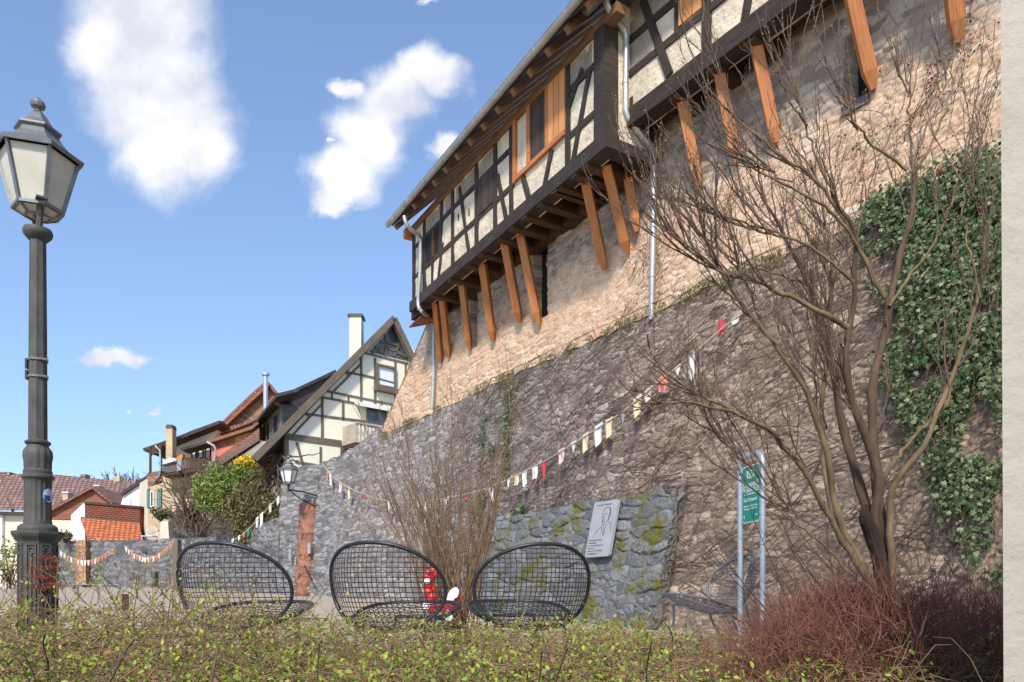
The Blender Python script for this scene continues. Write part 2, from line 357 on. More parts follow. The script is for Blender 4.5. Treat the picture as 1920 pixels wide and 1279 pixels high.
    h = mathn(N, L, 'ADD', mathn(N, L, 'MULTIPLY', r.outputs[0], .25 if attr else .8), mathn(N, L, 'MULTIPLY', cell, 0 if attr else .35))
    h = mathn(N, L, 'ADD', h, mathn(N, L, 'MULTIPLY', mid.outputs[0], .9)); h = mathn(N, L, 'ADD', h, mathn(N, L, 'MULTIPLY', fine.outputs[0], .35))
    bumpn(N, L, h, bump, dist, B); return m
def leafm(name, stops, rough=.5, trans=.25, spec=.35):
    m, N, L, B = nmat(name); a = N.new('ShaderNodeAttribute'); a.attribute_name = 'rnd'
    col = ramp(N, L, a.outputs['Fac'], stops); L.new(col, B.inputs['Base Color']); B.inputs['Roughness'].default_value = rough; B.inputs['Specular IOR Level'].default_value = spec
    if trans:
        t = N.new('ShaderNodeBsdfTranslucent'); L.new(col, t.inputs[0]); mxs = N.new('ShaderNodeMixShader'); mxs.inputs[0].default_value = trans
        L.new(B.outputs[0], mxs.inputs[1]); L.new(t.outputs[0], mxs.inputs[2]); L.new(mxs.outputs[0], N['Material Output'].inputs[0])
    return m
def tiles(name, c1, c2, pu=.2, pv=.3, moss=None, bump=.9, dist=.04):
    m, N, L, B = nmat(name); v = coords(N, L, 'uv'); b = N.new('ShaderNodeTexBrick'); L.new(v, b.inputs[0])
    b.offset = .5; b.inputs['Scale'].default_value = 1; b.inputs['Brick Width'].default_value = pu; b.inputs['Row Height'].default_value = pv
    b.inputs['Mortar Size'].default_value = pu*.16; b.inputs['Mortar Smooth'].default_value = .3
    b.inputs['Color1'].default_value = (*c1,1); b.inputs['Color2'].default_value = (*c2,1); b.inputs['Mortar'].default_value = tuple(x*.35 for x in c2)+(1,)
    n = noise(N, L, v, 1.3, 6, .65); col = mixc(N, L, .6, b.outputs['Color'], ramp(N, L, n.outputs[0], [(.3,(.3,.3,.3)),(.7,(.75,.75,.75))]), 'OVERLAY')
    L.new(col, B.inputs['Base Color']); B.inputs['Roughness'].default_value = .85
    s = N.new('ShaderNodeSeparateXYZ'); L.new(v, s.inputs[0]); fr = mathn(N, L, 'FRACT', mathn(N, L, 'DIVIDE', s.outputs[1], pv))
    wv = mathn(N, L, 'ABSOLUTE', mathn(N, L, 'SINE', mathn(N, L, 'MULTIPLY', s.outputs[0], math.pi/pu)))
    h = mathn(N, L, 'ADD', mathn(N, L, 'SUBTRACT', 1, fr), mathn(N, L, 'MULTIPLY', wv, .7)); bumpn(N, L, h, bump, dist, B); return m

M = {}
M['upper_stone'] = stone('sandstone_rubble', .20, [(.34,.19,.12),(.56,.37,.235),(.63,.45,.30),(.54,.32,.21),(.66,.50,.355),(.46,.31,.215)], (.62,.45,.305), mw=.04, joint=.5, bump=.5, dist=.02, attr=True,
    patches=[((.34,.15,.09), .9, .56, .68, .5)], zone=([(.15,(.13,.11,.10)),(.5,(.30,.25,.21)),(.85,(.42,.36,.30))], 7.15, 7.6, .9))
M['lower_stone'] = stone('dark_rubble', .21, [(.09,.07,.06),(.25,.20,.175),(.36,.26,.20),(.19,.155,.145),(.44,.37,.32),(.32,.21,.155)], (.22,.165,.125), mw=.06, joint=.55, bump=.7, dist=.02, attr=True, along=[(18.5, 13, (.20,.19,.185), .6), (5.5, 2.5, (.18,.185,.195), .6), (17.0, 20.5, (.30,.215,.15), .65)],
    patches=[((.24,.15,.10), .45, .48, .66, .45), ((.10,.09,.10), .7, .5, .7, .5)], moss=((.13,.13,.03), 1.3, .62, .69))
M['garden_stone'] = stone('grey_rubble', .26, [(.05,.05,.055),(.13,.125,.13),(.20,.19,.19),(.26,.25,.24)], (.12,.11,.10), mw=.07, joint=.6, bump=.7, dist=.025, attr=True,
    patches=[((.30,.17,.10), .35, .60, .68, .7)], moss=((.10,.10,.04), 1.1, .63, .72))
M['buttress_stone'] = stone('blue_grey_ashlar', .34, [(.06,.062,.066),(.13,.133,.14),(.20,.20,.205),(.10,.103,.107),(.28,.27,.26)], (.13,.115,.10), mw=.05, joint=.55, bump=.7, dist=.02, attr=True, stretch=1.9,
    patches=[((.26,.17,.13), .9, .62, .70, .5)], moss=((.16,.145,.03), 1.5, .50, .60))
M['pier'] = stone('ochre_pier_stone', .3, [(.30,.16,.09),(.45,.27,.16),(.36,.20,.12)], (.25,.16,.10))
M['lower_plain'] = stone('dark_rubble_cap', .25, [(.09,.07,.06),(.25,.20,.175),(.36,.26,.20),(.19,.155,.145)], (.20,.15,.115), bump=.9, dist=.04, moss=((.13,.13,.03), 1.6, .5, .6))
M['upper_plain'] = stone('sandstone_end', .2, [(.34,.19,.12),(.56,.37,.235),(.63,.45,.30),(.46,.31,.215)], (.5,.36,.25), bump=.8, dist=.03)
M['buttress_plain'] = stone('blue_grey_side', .3, [(.08,.075,.07),(.17,.15,.135),(.22,.19,.165)], (.12,.10,.085), bump=.9, dist=.04, moss=((.16,.15,.03), 2, .55, .62))
M['garden_plain'] = stone('grey_coping', .26, [(.07,.07,.065),(.16,.15,.14),(.24,.23,.21)], (.12,.11,.10), bump=.9, dist=.04, moss=((.15,.14,.05), 1.2, .42, .5))
M['red_sandstone'] = stone('red_sandstone_blocks', .5, [(.26,.10,.065),(.36,.17,.11),(.20,.10,.08),(.42,.27,.19)], (.14,.09,.07), mw=.03, joint=.6, bump=.8, dist=.03, stretch=1.5)
M['plaster'] = plain('lime_plaster_infill', (.76,.65,.49), (.48,.40,.30), scale=2.3, rough=.95, bump=.9, bscale=9, dist=.05, detail=9)
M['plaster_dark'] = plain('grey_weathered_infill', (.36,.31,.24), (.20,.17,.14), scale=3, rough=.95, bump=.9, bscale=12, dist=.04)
M['cream'] = plain('cream_render', (.86,.80,.64), (.76,.70,.55), scale=1.5, rough=.95, bump=.25, bscale=30)
M['cream_far'] = plain('pale_cream_render', (.74,.66,.50), (.62,.55,.42), scale=.8, rough=.95, bump=.2, bscale=20)
M['white'] = plain('white_render', (.80,.79,.76), (.66,.65,.62), scale=.8, rough=.95, bump=.2, bscale=20)
M['tan'] = plain('tan_render', (.60,.45,.28), (.42,.31,.20), scale=1.2, rough=.95, bump=.3, bscale=20)
M['pink'] = plain('coral_render', (.62,.20,.14), (.52,.15,.11), scale=1, rough=.9, bump=.2, bscale=20)
M['beam'] = wood('blackened_oak', (.060,.045,.037), (.018,.014,.012), (.11,.085,.07), bump=.9, dist=.01)
M['beam_brown'] = wood('old_brown_beam', (.105,.055,.03), (.035,.02,.013), (.17,.10,.06), bump=.8, dist=.008)
M['rafter'] = wood('light_brown_rafter', (.26,.14,.07), (.12,.065,.035), (.36,.21,.11), bump=.6)
M['orange_wood'] = wood('fresh_orange_wood', (.50,.20,.07), (.30,.10,.035), (.60,.28,.12), bump=.6, dist=.002, rough=.6)
M['orange_board'] = boards('orange_boarding', (.66,.31,.11), (.52,.20,.06), .19)
M['dark_board'] = boards('dark_brown_boarding', (.07,.045,.032), (.03,.02,.016), .12)
M['soffit_board'] = boards('brown_underside_boards', (.13,.065,.035), (.05,.027,.017), .2)
M['gray_frame'] = wood('grey_brown_timber', (.19,.15,.11), (.09,.07,.052), (.27,.22,.17))
M['pale_wood'] = wood('pale_weathered_wood', (.50,.44,.36), (.28,.22,.17))
M['brown_board'] = boards('weathered_brown_boards', (.36,.19,.11), (.15,.08,.05), .16)
M['red_board'] = boards('red_brown_boards', (.30,.11,.06), (.20,.07,.04), .18)
M['slate'] = boards('dark_slate_cladding', (.07,.055,.055), (.045,.036,.036), .5)
M['gray_board'] = boards('grey_boards', (.19,.175,.16), (.10,.09,.08), .13, along='v')
M['zinc'] = plain('zinc_sheet', (.52,.52,.50), (.34,.34,.33), scale=3, rough=.42, bump=.1, metal=.55, spec=.5)
M['galv'] = plain('galvanised_steel', (.50,.54,.58), (.36,.40,.44), scale=40, rough=.45, bump=.1, metal=.5, spec=.5)
M['copper'] = plain('copper_pipe', (.46,.20,.12), (.30,.13,.08), scale=5, rough=.5, metal=.4, bump=.1)
M['iron'] = plain('dark_cast_iron', (.10,.094,.082), (.058,.055,.048), scale=9, rough=.6, bump=.35, bscale=30, dist=.002, metal=0, spec=.3)
M['iron_top'] = plain('grey_lantern_metal', (.20,.21,.21), (.12,.125,.125), scale=9, rough=.45, bump=.15, metal=.3, spec=.5)
M['iron_mid'] = plain('worn_grey_metal', (.24,.24,.25), (.13,.13,.14), scale=20, rough=.5, bump=.1, metal=.2)
M['black'] = plain('black_coated_metal', (.028,.028,.030), (.016,.016,.018), scale=20, rough=.42, bump=.1, spec=.5)
M['tile_brown'] = tiles('brown_roof_tiles', (.33,.19,.145), (.22,.125,.10), .42, .55)
M['tile_orange'] = tiles('orange_roof_tiles', (.66,.20,.07), (.50,.13,.045), .30, .34)
M['tile_red'] = tiles('red_brown_roof_tiles', (.30,.14,.09), (.19,.09,.065), .2, .28)
M['brick'] = tiles('red_brick', (.38,.115,.05), (.27,.075,.035), .30, .12, bump=.3, dist=.01)
M['roof_dark'] = plain('dark_roof_edge', (.085,.065,.055), (.04,.032,.028), scale=4, rough=.9, bump=.5, bscale=15, dist=.02)
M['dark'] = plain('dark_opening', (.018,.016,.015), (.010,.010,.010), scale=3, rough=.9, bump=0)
M['glassy'] = plain('window_glass', (.10,.115,.13), (.06,.07,.08), scale=1.5, rough=.12, bump=0, spec=.7)
M['curtain'] = plain('net_curtain', (.82,.84,.88), (.60,.63,.68), scale=4, rough=.8, bump=.2, bscale=12, stretch=(6,6,.3))
M['lamp_glass'] = plain('frosted_lamp_glass', (.66,.60,.48), (.50,.45,.36), scale=4, rough=.35, bump=.25, bscale=120, dist=.002, spec=.4)
M['render_pillar'] = plain('rough_grey_render', (.43,.385,.315), (.36,.32,.265), scale=3, rough=.95, bump=.6, bscale=14, dist=.02)
M['bark'] = plain('brown_bark', (.135,.085,.052), (.045,.028,.018), scale=12, rough=.9, bump=.9, bscale=30, dist=.012, stretch=(1,1,.25))
M['stump'] = plain('blackened_stump', (.05,.033,.025), (.015,.011,.009), scale=12, rough=.95, bump=1.0, bscale=25, dist=.02, stretch=(1,1,.3))
M['bark_moss'] = plain('mossy_bark', (.24,.165,.085), (.085,.052,.03), scale=9, rough=.9, bump=.8, bscale=30, dist=.008, stretch=(1,1,.4))
M['twig'] = plain('grey_brown_twigs', (.17,.115,.08), (.07,.045,.032), scale=14, rough=.85, bump=0)
M['twig_dark'] = plain('dark_red_twigs', (.11,.06,.045), (.05,.03,.025), scale=6, rough=.85, bump=0)
M['twig_tan'] = plain('tan_stems', (.34,.22,.11), (.16,.095,.05), scale=7, rough=.8, bump=0)
M['twig_red'] = plain('red_brown_stems', (.27,.11,.07), (.09,.032,.024), scale=14, rough=.8, bump=0)
M['twig_mid'] = plain('brown_shrub_stems', (.27,.17,.095), (.13,.075,.04), scale=7, rough=.8, bump=0)
M['vine'] = plain('bare_creeper_stems', (.20,.14,.105), (.075,.05,.04), scale=3, rough=.9, bump=0)
M['leaf_hedge'] = leafm('hedge_leaves', [(0,(.12,.21,.03)),(.4,(.25,.35,.045)),(.82,(.44,.46,.07)),(.93,(.34,.17,.05)),(1,(.24,.08,.035))])
M['leaf_ivy'] = leafm('ivy_leaves', [(0,(.03,.06,.02)),(.4,(.08,.13,.045)),(.75,(.17,.22,.09)),(.93,(.32,.34,.19)),(1,(.30,.19,.09))], rough=.45, trans=.15, spec=.35)
M['leaf_red'] = leafm('dark_red_leaves', [(0,(.07,.02,.016)),(.6,(.15,.04,.028)),(1,(.22,.08,.05))])
M['leaf_bamboo'] = leafm('bright_green_leaves', [(0,(.10,.15,.03)),(.6,(.22,.29,.06)),(1,(.38,.42,.12))])
M['leaf_olive'] = leafm('olive_foliage', [(0,(.12,.10,.04)),(.6,(.20,.18,.07)),(1,(.30,.26,.11))])
M['flower'] = leafm('yellow_blossom', [(0,(.60,.40,.01)),(1,(.80,.62,.03))])
M['litter'] = leafm('dry_leaf_litter', [(0,(.12,.06,.03)),(.6,(.26,.15,.07)),(1,(.38,.26,.13))], trans=.1)
M['needle_red'] = leafm('rust_red_foliage', [(0,(.20,.06,.035)),(1,(.42,.15,.09))])
M['paving'] = plain('sandy_paving', (.46,.38,.29), (.34,.27,.21), scale=3, rough=.95, bump=.4, bscale=30, dist=.006)
M['soil'] = plain('leafy_soil', (.11,.08,.045), (.05,.035,.02), scale=10, rough=.95, bump=.8, bscale=30, dist=.03)
M['sign_green'] = plain('green_sign_panel', (.008,.30,.20), (.008,.27,.18), scale=2, rough=.5, bump=0)
M['sign_white'] = plain('white_sign_print', (.80,.84,.80), (.76,.80,.76), scale=2, rough=.5, bump=0)
M['plaque'] = plain('pale_grey_plaque', (.35,.355,.36), (.29,.295,.30), scale=5, rough=.5, bump=.1)
M['plaque_ink'] = plain('dark_engraving', (.05,.05,.055), (.04,.04,.045), scale=5, rough=.6, bump=0)
M['red_plastic'] = plain('red_paint', (.56,.022,.025), (.46,.015,.02), scale=5, rough=.4, bump=0, spec=.5)
M['white_plastic'] = plain('white_paint', (.78,.78,.76), (.68,.68,.66), scale=5, rough=.4, bump=0, spec=.5)
M['teal'] = plain('teal_shutter_paint', (.12,.25,.25), (.08,.17,.17), scale=6, rough=.7, bump=.3)
def cloth(name, c): return plain(name, c, tuple(x*.8 for x in c), scale=25, rough=.95, bump=.3, bscale=90, dist=.002)
M['f_white'] = cloth('white_cloth', (.72,.71,.67)); M['f_cream'] = cloth('cream_cloth', (.70,.58,.36)); M['f_red'] = cloth('red_cloth', (.58,.06,.08))
M['f_salmon'] = cloth('salmon_cloth', (.66,.20,.15)); M['f_orange'] = cloth('orange_cloth', (.68,.22,.04)); M['f_gray'] = cloth('grey_cloth', (.30,.31,.36))
M['f_teal'] = cloth('teal_cloth', (.04,.28,.25)); M['f_pink'] = cloth('pale_pink_cloth', (.68,.52,.47)); M['f_blue'] = cloth('blue_cloth', (.10,.13,.33)); M['cord'] = plain('pale_cord', (.55,.46,.34), rough=.9, bump=0)
M['sticker_blue'] = plain('blue_sticker', (.03,.08,.32), rough=.4, bump=0); M['sticker_pale'] = plain('pale_sticker', (.50,.62,.68), rough=.4, bump=0)

# ------------------------------------------------------------ ground
def ground_z(y):
    return float(np.interp(y, [8.5, 12, 18, 26, 34, 60], [0, .12, .36, .5, .84, .95]))
mb = MB(); ys = [-30, 0, 5, 8.5, 10, 12, 14, 18, 22, 26, 30, 34, 45, 60, 120, 600]; xs = [-500, -60, -30, -15, -5, 5, 15, 30, 60, 500]
for i in range(len(ys)-1):
    for j in range(len(xs)-1):
        a, b, c, d = xs[j], xs[j+1], ys[i], ys[i+1]
        mb.poly([(a,c,ground_z(c)),(b,c,ground_z(c)),(b,d,ground_z(d)),(a,d,ground_z(d))], [(a,c),(b,c),(b,d),(a,d)])
g = mb.build('ground', M['paving']); tag(g, kind='structure')
mb = MB()
mb.poly([(-6,.2,.02),(6,.2,.02),(7.5,5.0,.02),(4.6,5.2,.02),(1.2,4.6,.02),(-4.2,5.2,.02)])
mb.poly([(1.3,5.02,.024),(6.5,5.02,.024),(4.6,8.0,.024),(1.9,8.4,.024)])
g = mb.build('planting_bed', M['soil']); tag(g, kind='structure')

# ------------------------------------------------------------ the town wall
ctrl = [(-8.3,27.2),(-6.6,26.4),(-5.3,25.4),(-4.2,24.2),(2.3,13.6),(9.1,3.7)]
PL = smoothline(ctrl, 700, 3); PS = np.concatenate([[0], np.cumsum(np.linalg.norm(np.diff(PL, axis=0), axis=1))])
tg = np.gradient(PL, axis=0); tg /= np.linalg.norm(tg, axis=1, keepdims=True); PN = np.stack([tg[:,1], -tg[:,0]], 1)
PN[(PN*PL).sum(1) > 0] *= -1
SMAX = PS[-1]; ZL = E+4.95
def Ti(s): return np.stack([np.interp(s, PS, PL[:,0]), np.interp(s, PS, PL[:,1])], -1)
def Ni(s): return np.stack([np.interp(s, PS, PN[:,0]), np.interp(s, PS, PN[:,1])], -1)
SK = PS[np.argmin(np.abs(PL[:,1]-24.0))]
def batter(s): return np.interp(s, [0, SK], [.05, .23])
def low(s, z, off=0.0):
    s = np.asarray(s, float); z = np.asarray(z, float); p = Ti(s) + Ni(s)*(batter(s)*(ZL-z)+off)[..., None]
    return np.concatenate([p, z[..., None]+0*p[..., :1]], -1)
def upp(s, z, off=0.0):
    s = np.asarray(s, float); z = np.asarray(z, float); p = Ti(s) + Ni(s)*(off + 0*s + 0*z)[..., None]
    return np.concatenate([p, (z+0*s)[..., None]], -1)
SD = np.linspace(0, SMAX, 3000)
def hit(px, py, fn=upp, off=0.0):
    z = np.full_like(SD, ZL) if fn is low else None
    z = np.full_like(SD, 5.0)
    for _ in range(12):
        P = fn(SD, z, off); z = E + (HY-py)/F*P[:,1]
    P = fn(SD, z, off); q = CX + F*P[:,0]/P[:,1]; i = int(np.argmin(np.abs(q-px))); return float(SD[i]), float(z[i])
def vnoise(x, y, seed=0):
    r = np.random.default_rng(seed); T = r.random((64, 64)); xi = np.floor(x).astype(int); yi = np.floor(y).astype(int); fx = x-xi; fy = y-yi
    fx = fx*fx*(3-2*fx); fy = fy*fy*(3-2*fy); g = lambda a, b: T[a % 64, b % 64]
    return (g(xi,yi)*(1-fx)+g(xi+1,yi)*fx)*(1-fy)+(g(xi,yi+1)*(1-fx)+g(xi+1,yi+1)*fx)*fy
def fbm(x, y, seed=0): return sum(vnoise(x*2**k+k*7.3, y*2**k, seed+k)/2**k for k in range(4))/1.9-.5
def vor_np(x, y, seed):
    r = np.random.default_rng(seed); JX, JY, CV = r.random((128,128)), r.random((128,128)), r.random((128,128)); xi, yi = np.floor(x).astype(int), np.floor(y).astype(int)
    f1 = np.full(x.shape, 9.); f2 = f1.copy(); cv = np.zeros(x.shape)
    for dx in (-1,0,1):
        for dy in (-1,0,1):
            a, b = xi+dx, yi+dy; px_ = a+.12+.76*JX[a%128,b%128]; py_ = b+.12+.76*JY[a%128,b%128]; d = np.hypot(px_-x, py_-y); c = CV[a%128,b%128]
            n1 = d < f1; f2 = np.where(n1, f1, np.minimum(f2, d)); cv = np.where(n1, c, cv); f1 = np.where(n1, d, f1)
    return f2-f1, cv
def stones(S, Z, size, stretch, seed, amp):
    u = S+.55*size*fbm(S/size*.7, Z/size*.9, seed)+.25*size*fbm(S/size*3, Z/size*3, seed+1); w = Z+.40*size*fbm(S/size*.6+7, Z/size*.8, seed+2)+.18*size*fbm(S/size*3, Z/size*3+5, seed+3)
    q = math.sqrt(stretch); e1, c1 = vor_np(u/size/q, w/size*q, seed); e2, c2 = vor_np(u/size/q*2.1, w/size*q*2.0, seed+4); m = fbm(S*.9+3, Z*1.3, seed+5) > .03
    e = np.where(m, e2*.55, e1); c = np.where(m, c2, c1); t = np.clip(e/.30, 0, 1); t = t*t*(3-2*t)
    rel = amp*((t-.7)*(.6+.5*c) + (c-.5)*.8*t) * np.where(m, .6, 1); rel += amp*.5*fbm(S*9, Z*11, seed+6)
    return rel, c, e
def srange(s0, s1, n):                   # finer columns where the wall is near the viewer
    t = np.linspace(s0, s1, 2000); w = 1/np.hypot(*Ti(t).T); c = np.concatenate([[0], np.cumsum((w[1:]+w[:-1])/2)]); return np.interp(np.linspace(0, c[-1], n), c, t)
top_px = [(522,912),(553,880),(603,868),(653,848),(690,825),(716,800)]
tops = [hit(px, py, low) for px, py in top_px]; TS = [t[0] for t in tops]+[tops[-1][0]+.5, SMAX]; TZ = [t[1] for t in tops]+[ZL, ZL]
TS[0] = 0.0
def ztop(s): return np.interp(s, TS, TZ)
def grid_faces(nu, nv):
    i = np.arange(nu-1)[:,None]*nv + np.arange(nv-1)[None]; return np.stack([i, i+nv, i+nv+1, i+1], -1).reshape(-1,4)
# lower battered wall
town = thing('town_wall', 'tall old town wall, dark battered rubble below and pinkish beige rubble above', 'wall', (2, 10.5, 0))
nu, nv = 1700, 320; S = srange(0, SMAX, nu)[:,None]*np.ones((1,nv)); K = np.linspace(0,1,nv)[None]*np.ones((nu,1))
zt = ztop(S) + .16*fbm(S*2.2, S*0, 5); Z = -.2 + (zt+.2)*K
off = .10 + .10*fbm(S*.7, Z*.9, 1) + .08*fbm(S*3.0, Z*4.5, 2); off = off
rel, cel, edg = stones(S, Z, .22, 2.1, 40, .033); off = off+rel; V = low(S, Z, off); np_mesh('lower_wall', V.reshape(-1,3), grid_faces(nu,nv), M['lower_stone'], town, True, uv=np.stack([S.ravel(), Z.ravel()], 1), attrs=dict(cell=cel, edge=edg))
mb = MB(); ss = np.linspace(0, SMAX, 200)       # rough capping / ledge behind the top edge
for i in range(len(ss)-1):
    a, b = ss[i], ss[i+1]; za, zb = float(ztop(a)), float(ztop(b))
    ga, gb = za+.16*float(fbm(np.array([a*2.2]), np.array([0.]), 5)[0])-.012, zb+.16*float(fbm(np.array([b*2.2]), np.array([0.]), 5)[0])-.012; mb.poly([low(a,ga,.10), low(b,gb,.10), low(b,gb-.0,-.55), low(a,ga,-.55)], [(a,0),(b,0),(b,.6),(a,.6)])
    if b < TS[-2]+.3: mb.poly([low(a,za,-.55), low(b,zb,-.55), low(b,-.2,-.3), low(a,-.2,-.3)])
mb.poly([low(0.0,-.2,.12), low(0.0,float(ztop(0)),.12), low(0.0,float(ztop(0)),-.55), low(0.0,-.2,-.3)])
mb.build('ledge', M['lower_plain'], town)
# upper vertical wall with openings
e0 = hit(800, 612); e1 = hit(722, 792)
def smin(z): return np.interp(z, [e1[1]-.4, e1[1], e0[1], e0[1]+.3], [e1[0]-.4, e1[0], e0[0], e0[0]])
SB = hit(1150, 300)[0]
HA, HB = E+7.50, E+8.02      # underside of the two jetties
nu, nv = 1700, 190; K1 = np.linspace(0,1,nu)[:,None]*np.ones((1,nv)); K2 = np.linspace(0,1,nv)[None]*np.ones((nu,1))
Z = (ZL-.3) + K2*(HB+.3-(ZL-.3)); kk = (srange(0, SMAX, nu)/SMAX)[:,None]*np.ones((1,nv)); S = smin(Z); S = S + (SMAX-S)*kk
off = .06*fbm(S*.8, Z*.9, 11) + .06*fbm(S*3.2, Z*5, 12)
rel, cel, edg = stones(S, Z, .20, 2.5, 60, .017); off = off+rel*np.where(Z > 7.6, 1.5, 1)
UO = [((1000,480,1026,604),.95), ((881,530,894,655),.8), ((1583,70,1630,205),.9), ((938,600,948,612),.1), ((1072,423,1082,432),.25)]
for (x0,y0,x1,y1), dep in UO:
    sa, za = hit(x0, y1); sb, _ = hit(x1, y1); _, zb = hit((x0+x1)/2, y0)
    if dep > .4: zb = max(zb, 8.3)
    s0, s1 = min(sa,sb), max(sa,sb); j = .05*fbm(Z*3, Z*0, 9)
    off = np.where((S > s0+j) & (S < s1+j) & (Z > za) & (Z < zb), -dep, off)
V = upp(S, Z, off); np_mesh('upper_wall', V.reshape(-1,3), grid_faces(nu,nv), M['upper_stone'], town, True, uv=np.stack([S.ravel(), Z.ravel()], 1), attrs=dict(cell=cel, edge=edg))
mb = MB()                                        # the broken slanting end of the upper wall
zs = np.linspace(ZL-.3, HB+.3, 30)
for i in range(29):
    a, b = zs[i], zs[i+1]; mb.poly([upp(float(smin(a)),a,0.03), upp(float(smin(b)),b,0.03), upp(float(smin(b)),b,-1.0), upp(float(smin(a)),a,-1.0)], [(0,a),(0,b),(1,b),(1,a)])
mb.build('wall_end', M['upper_plain'], town)
def hitb(px, py, off=.6): return hit(px, py, low, off)
# dark panel put in as the shade inside the right-hand opening
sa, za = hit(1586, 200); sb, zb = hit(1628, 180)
mb = MB(); q = [upp(sa,za,-.3), upp(sb,za,-.3), upp(sb,8.6,-.3), upp(sa,8.6,-.3)]; mb.prism(q, (0.05,0.05,0)); mb.build('recess_shade', M['dark'], town)
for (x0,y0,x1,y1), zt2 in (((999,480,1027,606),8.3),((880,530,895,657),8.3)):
    sa, za = hit(x0, y1); sb, _ = hit(x1, y1); mb = MB(); mb.prism([upp(sa-.1,za-.1,-.24), upp(sb+.1,za-.1,-.24), upp(sb+.1,zt2,-.24), upp(sa-.1,zt2,-.24)], (.03,.03,0)); mb.build('recess_shade', M['dark'], town)  # dark panels standing in for the shade of the two narrow recesses
mb = MB(); a0, z0 = hit(1580,208); a1, z1 = hit(1632,178); mb.prism([upp(a0,z0-.1,.05), upp(a1,z0-.1,.05), upp(a1,z0+.02,.05), upp(a0,z0+.02,.05)], (.3,.18,0)); mb.build('sill_stone', M['buttress_plain'], town)

# stone niche stub on the wall (small vertical stone)
# buttress
bt = thing('buttress', 'low sloping blue-grey stone buttress with yellow-green moss on its face', 'buttress', (2, 10.3, 0))
ZBT = E+1.60
sr = hit(1272, 900, low, .34)[0]; sl = hit(905, 965, low, .34)[0]
s0, s1 = min(sr, sl), max(sr, sl); nu, nv = 420, 180
S = np.linspace(s0, s1, nu)[:,None]*np.ones((1,nv)); Z = (-.2 + (ZBT+.2)*np.linspace(0,1,nv))[None]*np.ones((nu,1))
zz = Z + np.clip((Z-ZBT+.35)/.35, 0, 1)*.22*(fbm(S*2.3, S*0, 3)-.15)
off = .32 + .05*fbm(S*1.2, Z*1.5, 21) + .06*fbm(S*3.4, Z*5, 22)
rel, cel, edg = stones(S, Z, .30, 2.0, 80, .034); off = off+rel; np_mesh('front_face', low(S, zz, off).reshape(-1,3), grid_faces(nu,nv), M['buttress_stone'], bt, True, uv=np.stack([S.ravel(), Z.ravel()],1), attrs=dict(cell=cel, edge=edg))
zc = np.linspace(-.2, ZBT, 20)
for se in (s0, s1):
    mb = MB()
    for i in range(19):
        a, b = zc[i], zc[i+1]; mb.poly([low(se,a,.34), low(se,b,.34), low(se,b,.02), low(se,a,.02)], [(0,a),(0,b),(.6,b),(.6,a)])
    mb.build('side_face', M['buttress_plain'], bt)
mb = MB(); sc_ = np.linspace(s0, s1, 20)
for i in range(19): mb.poly([low(sc_[i],ZBT-.16,.30), low(sc_[i+1],ZBT-.16,.30), low(sc_[i+1],ZBT-.02,.05), low(sc_[i],ZBT-.02,.05)], [(sc_[i],0),(sc_[i+1],0),(sc_[i+1],.6),(sc_[i],.6)])
mb.build('top_slab', M['buttress_plain'], bt)

# ------------------------------------------------------------ timber houses on the wall
def fp(fr, px, py, d=0.0): s, z = fr.sz(px, py, d); return fr.p(s, z, d)
def fbeam(mb, fr, a, b, w=.13, d0=-.1, d1=.035, wob=0.0):
    p, q = fp(fr, *a), fp(fr, *b); n3 = np.array([*fr.n, 0]); o = n3*(d0+d1)/2
    mb.bar(p+o, q+o, w, d1-d0, up=n3)
def hbeam(mb, fr, s0, s1, z, w, d0=-.1, d1=.03):
    n3 = np.array([*fr.n, 0]); o = n3*(d0+d1)/2; mb.bar(fr.p(s0, z)+o, fr.p(s1, z)+o, w, d1-d0, up=n3)
def fpanel(mb, fr, box, d0, d1, z=None):
    x0, y0, x1, y1 = box
    (sa, _), (sb, _) = fr.sz(x0, y1), fr.sz(x1, y1); 
    if z is None: z = (fr.sz((x0+x1)/2, y1)[1], fr.sz((x0+x1)/2, y0)[1])
    mb.fbox(fr, sa, sb, z[0], z[1], d0, d1)
def strut(name, parent, p0, p1, w, fr):
    p0 = np.array(p0); p1 = np.array(p1); m_ = p0 + (p1-p0)*.86; mb = MB()
    n = np.array([*(fr.n*.8 + fr.d*.6), 0]); mb.bar(p0, m_, w, w*.95, up=n); mb.bar(m_, p1, w*.995, w*.945, up=n, taper=.45)
    return mb.build(name, M['orange_wood'], parent, bevel=.006)
# --- house A (nearer the lane end)
FA = Frame(-2.65, 20.07, .501, -.866); LA = 8.50
HAa = thing('half_timbered_house', 'long half-timbered storey above the town wall with an orange-framed opening and eight orange props', 'house', (-2.65, 20.07, 0))
zs0, zs1, zr1, zr2, zt = HA, HA+.27, E+8.38, E+9.17, E+9.62
mb = MB(); mb.fbox(FA, 0, LA, HA+.02, zt+.2, -.25, 0.0)
mb.fbox(FA, LA-.2, LA, HA+.02, zt+.5, -.9, -.25); mb.fbox(FA, 0, .2, HA+.02, zt+.5, -4, -.25)
w_ = mb.build('infill_wall', M['plaster'], HAa)
me = w_.data; # fine subdivision so the infill is not perfectly flat
sub_ = w_.modifiers.new('sub', 'SUBSURF'); sub_.subdivision_type = 'SIMPLE'; sub_.levels = sub_.render_levels = 5
tx = bpy.data.textures.new('infill_unevenness', 'CLOUDS'); tx.noise_scale = .35
dp = w_.modifiers.new('uneven', 'DISPLACE'); dp.texture = tx; dp.strength = .05; dp.mid_level = .55; dp.texture_coords = 'GLOBAL'
def topband(x0, x1): mb = MB(); fpanel(mb, FA, (x0, 0, x1, 0), .002, .012, (zr2+.07, zt-.03)); mb.build('grey_infill', M['plaster_dark'], HAa)
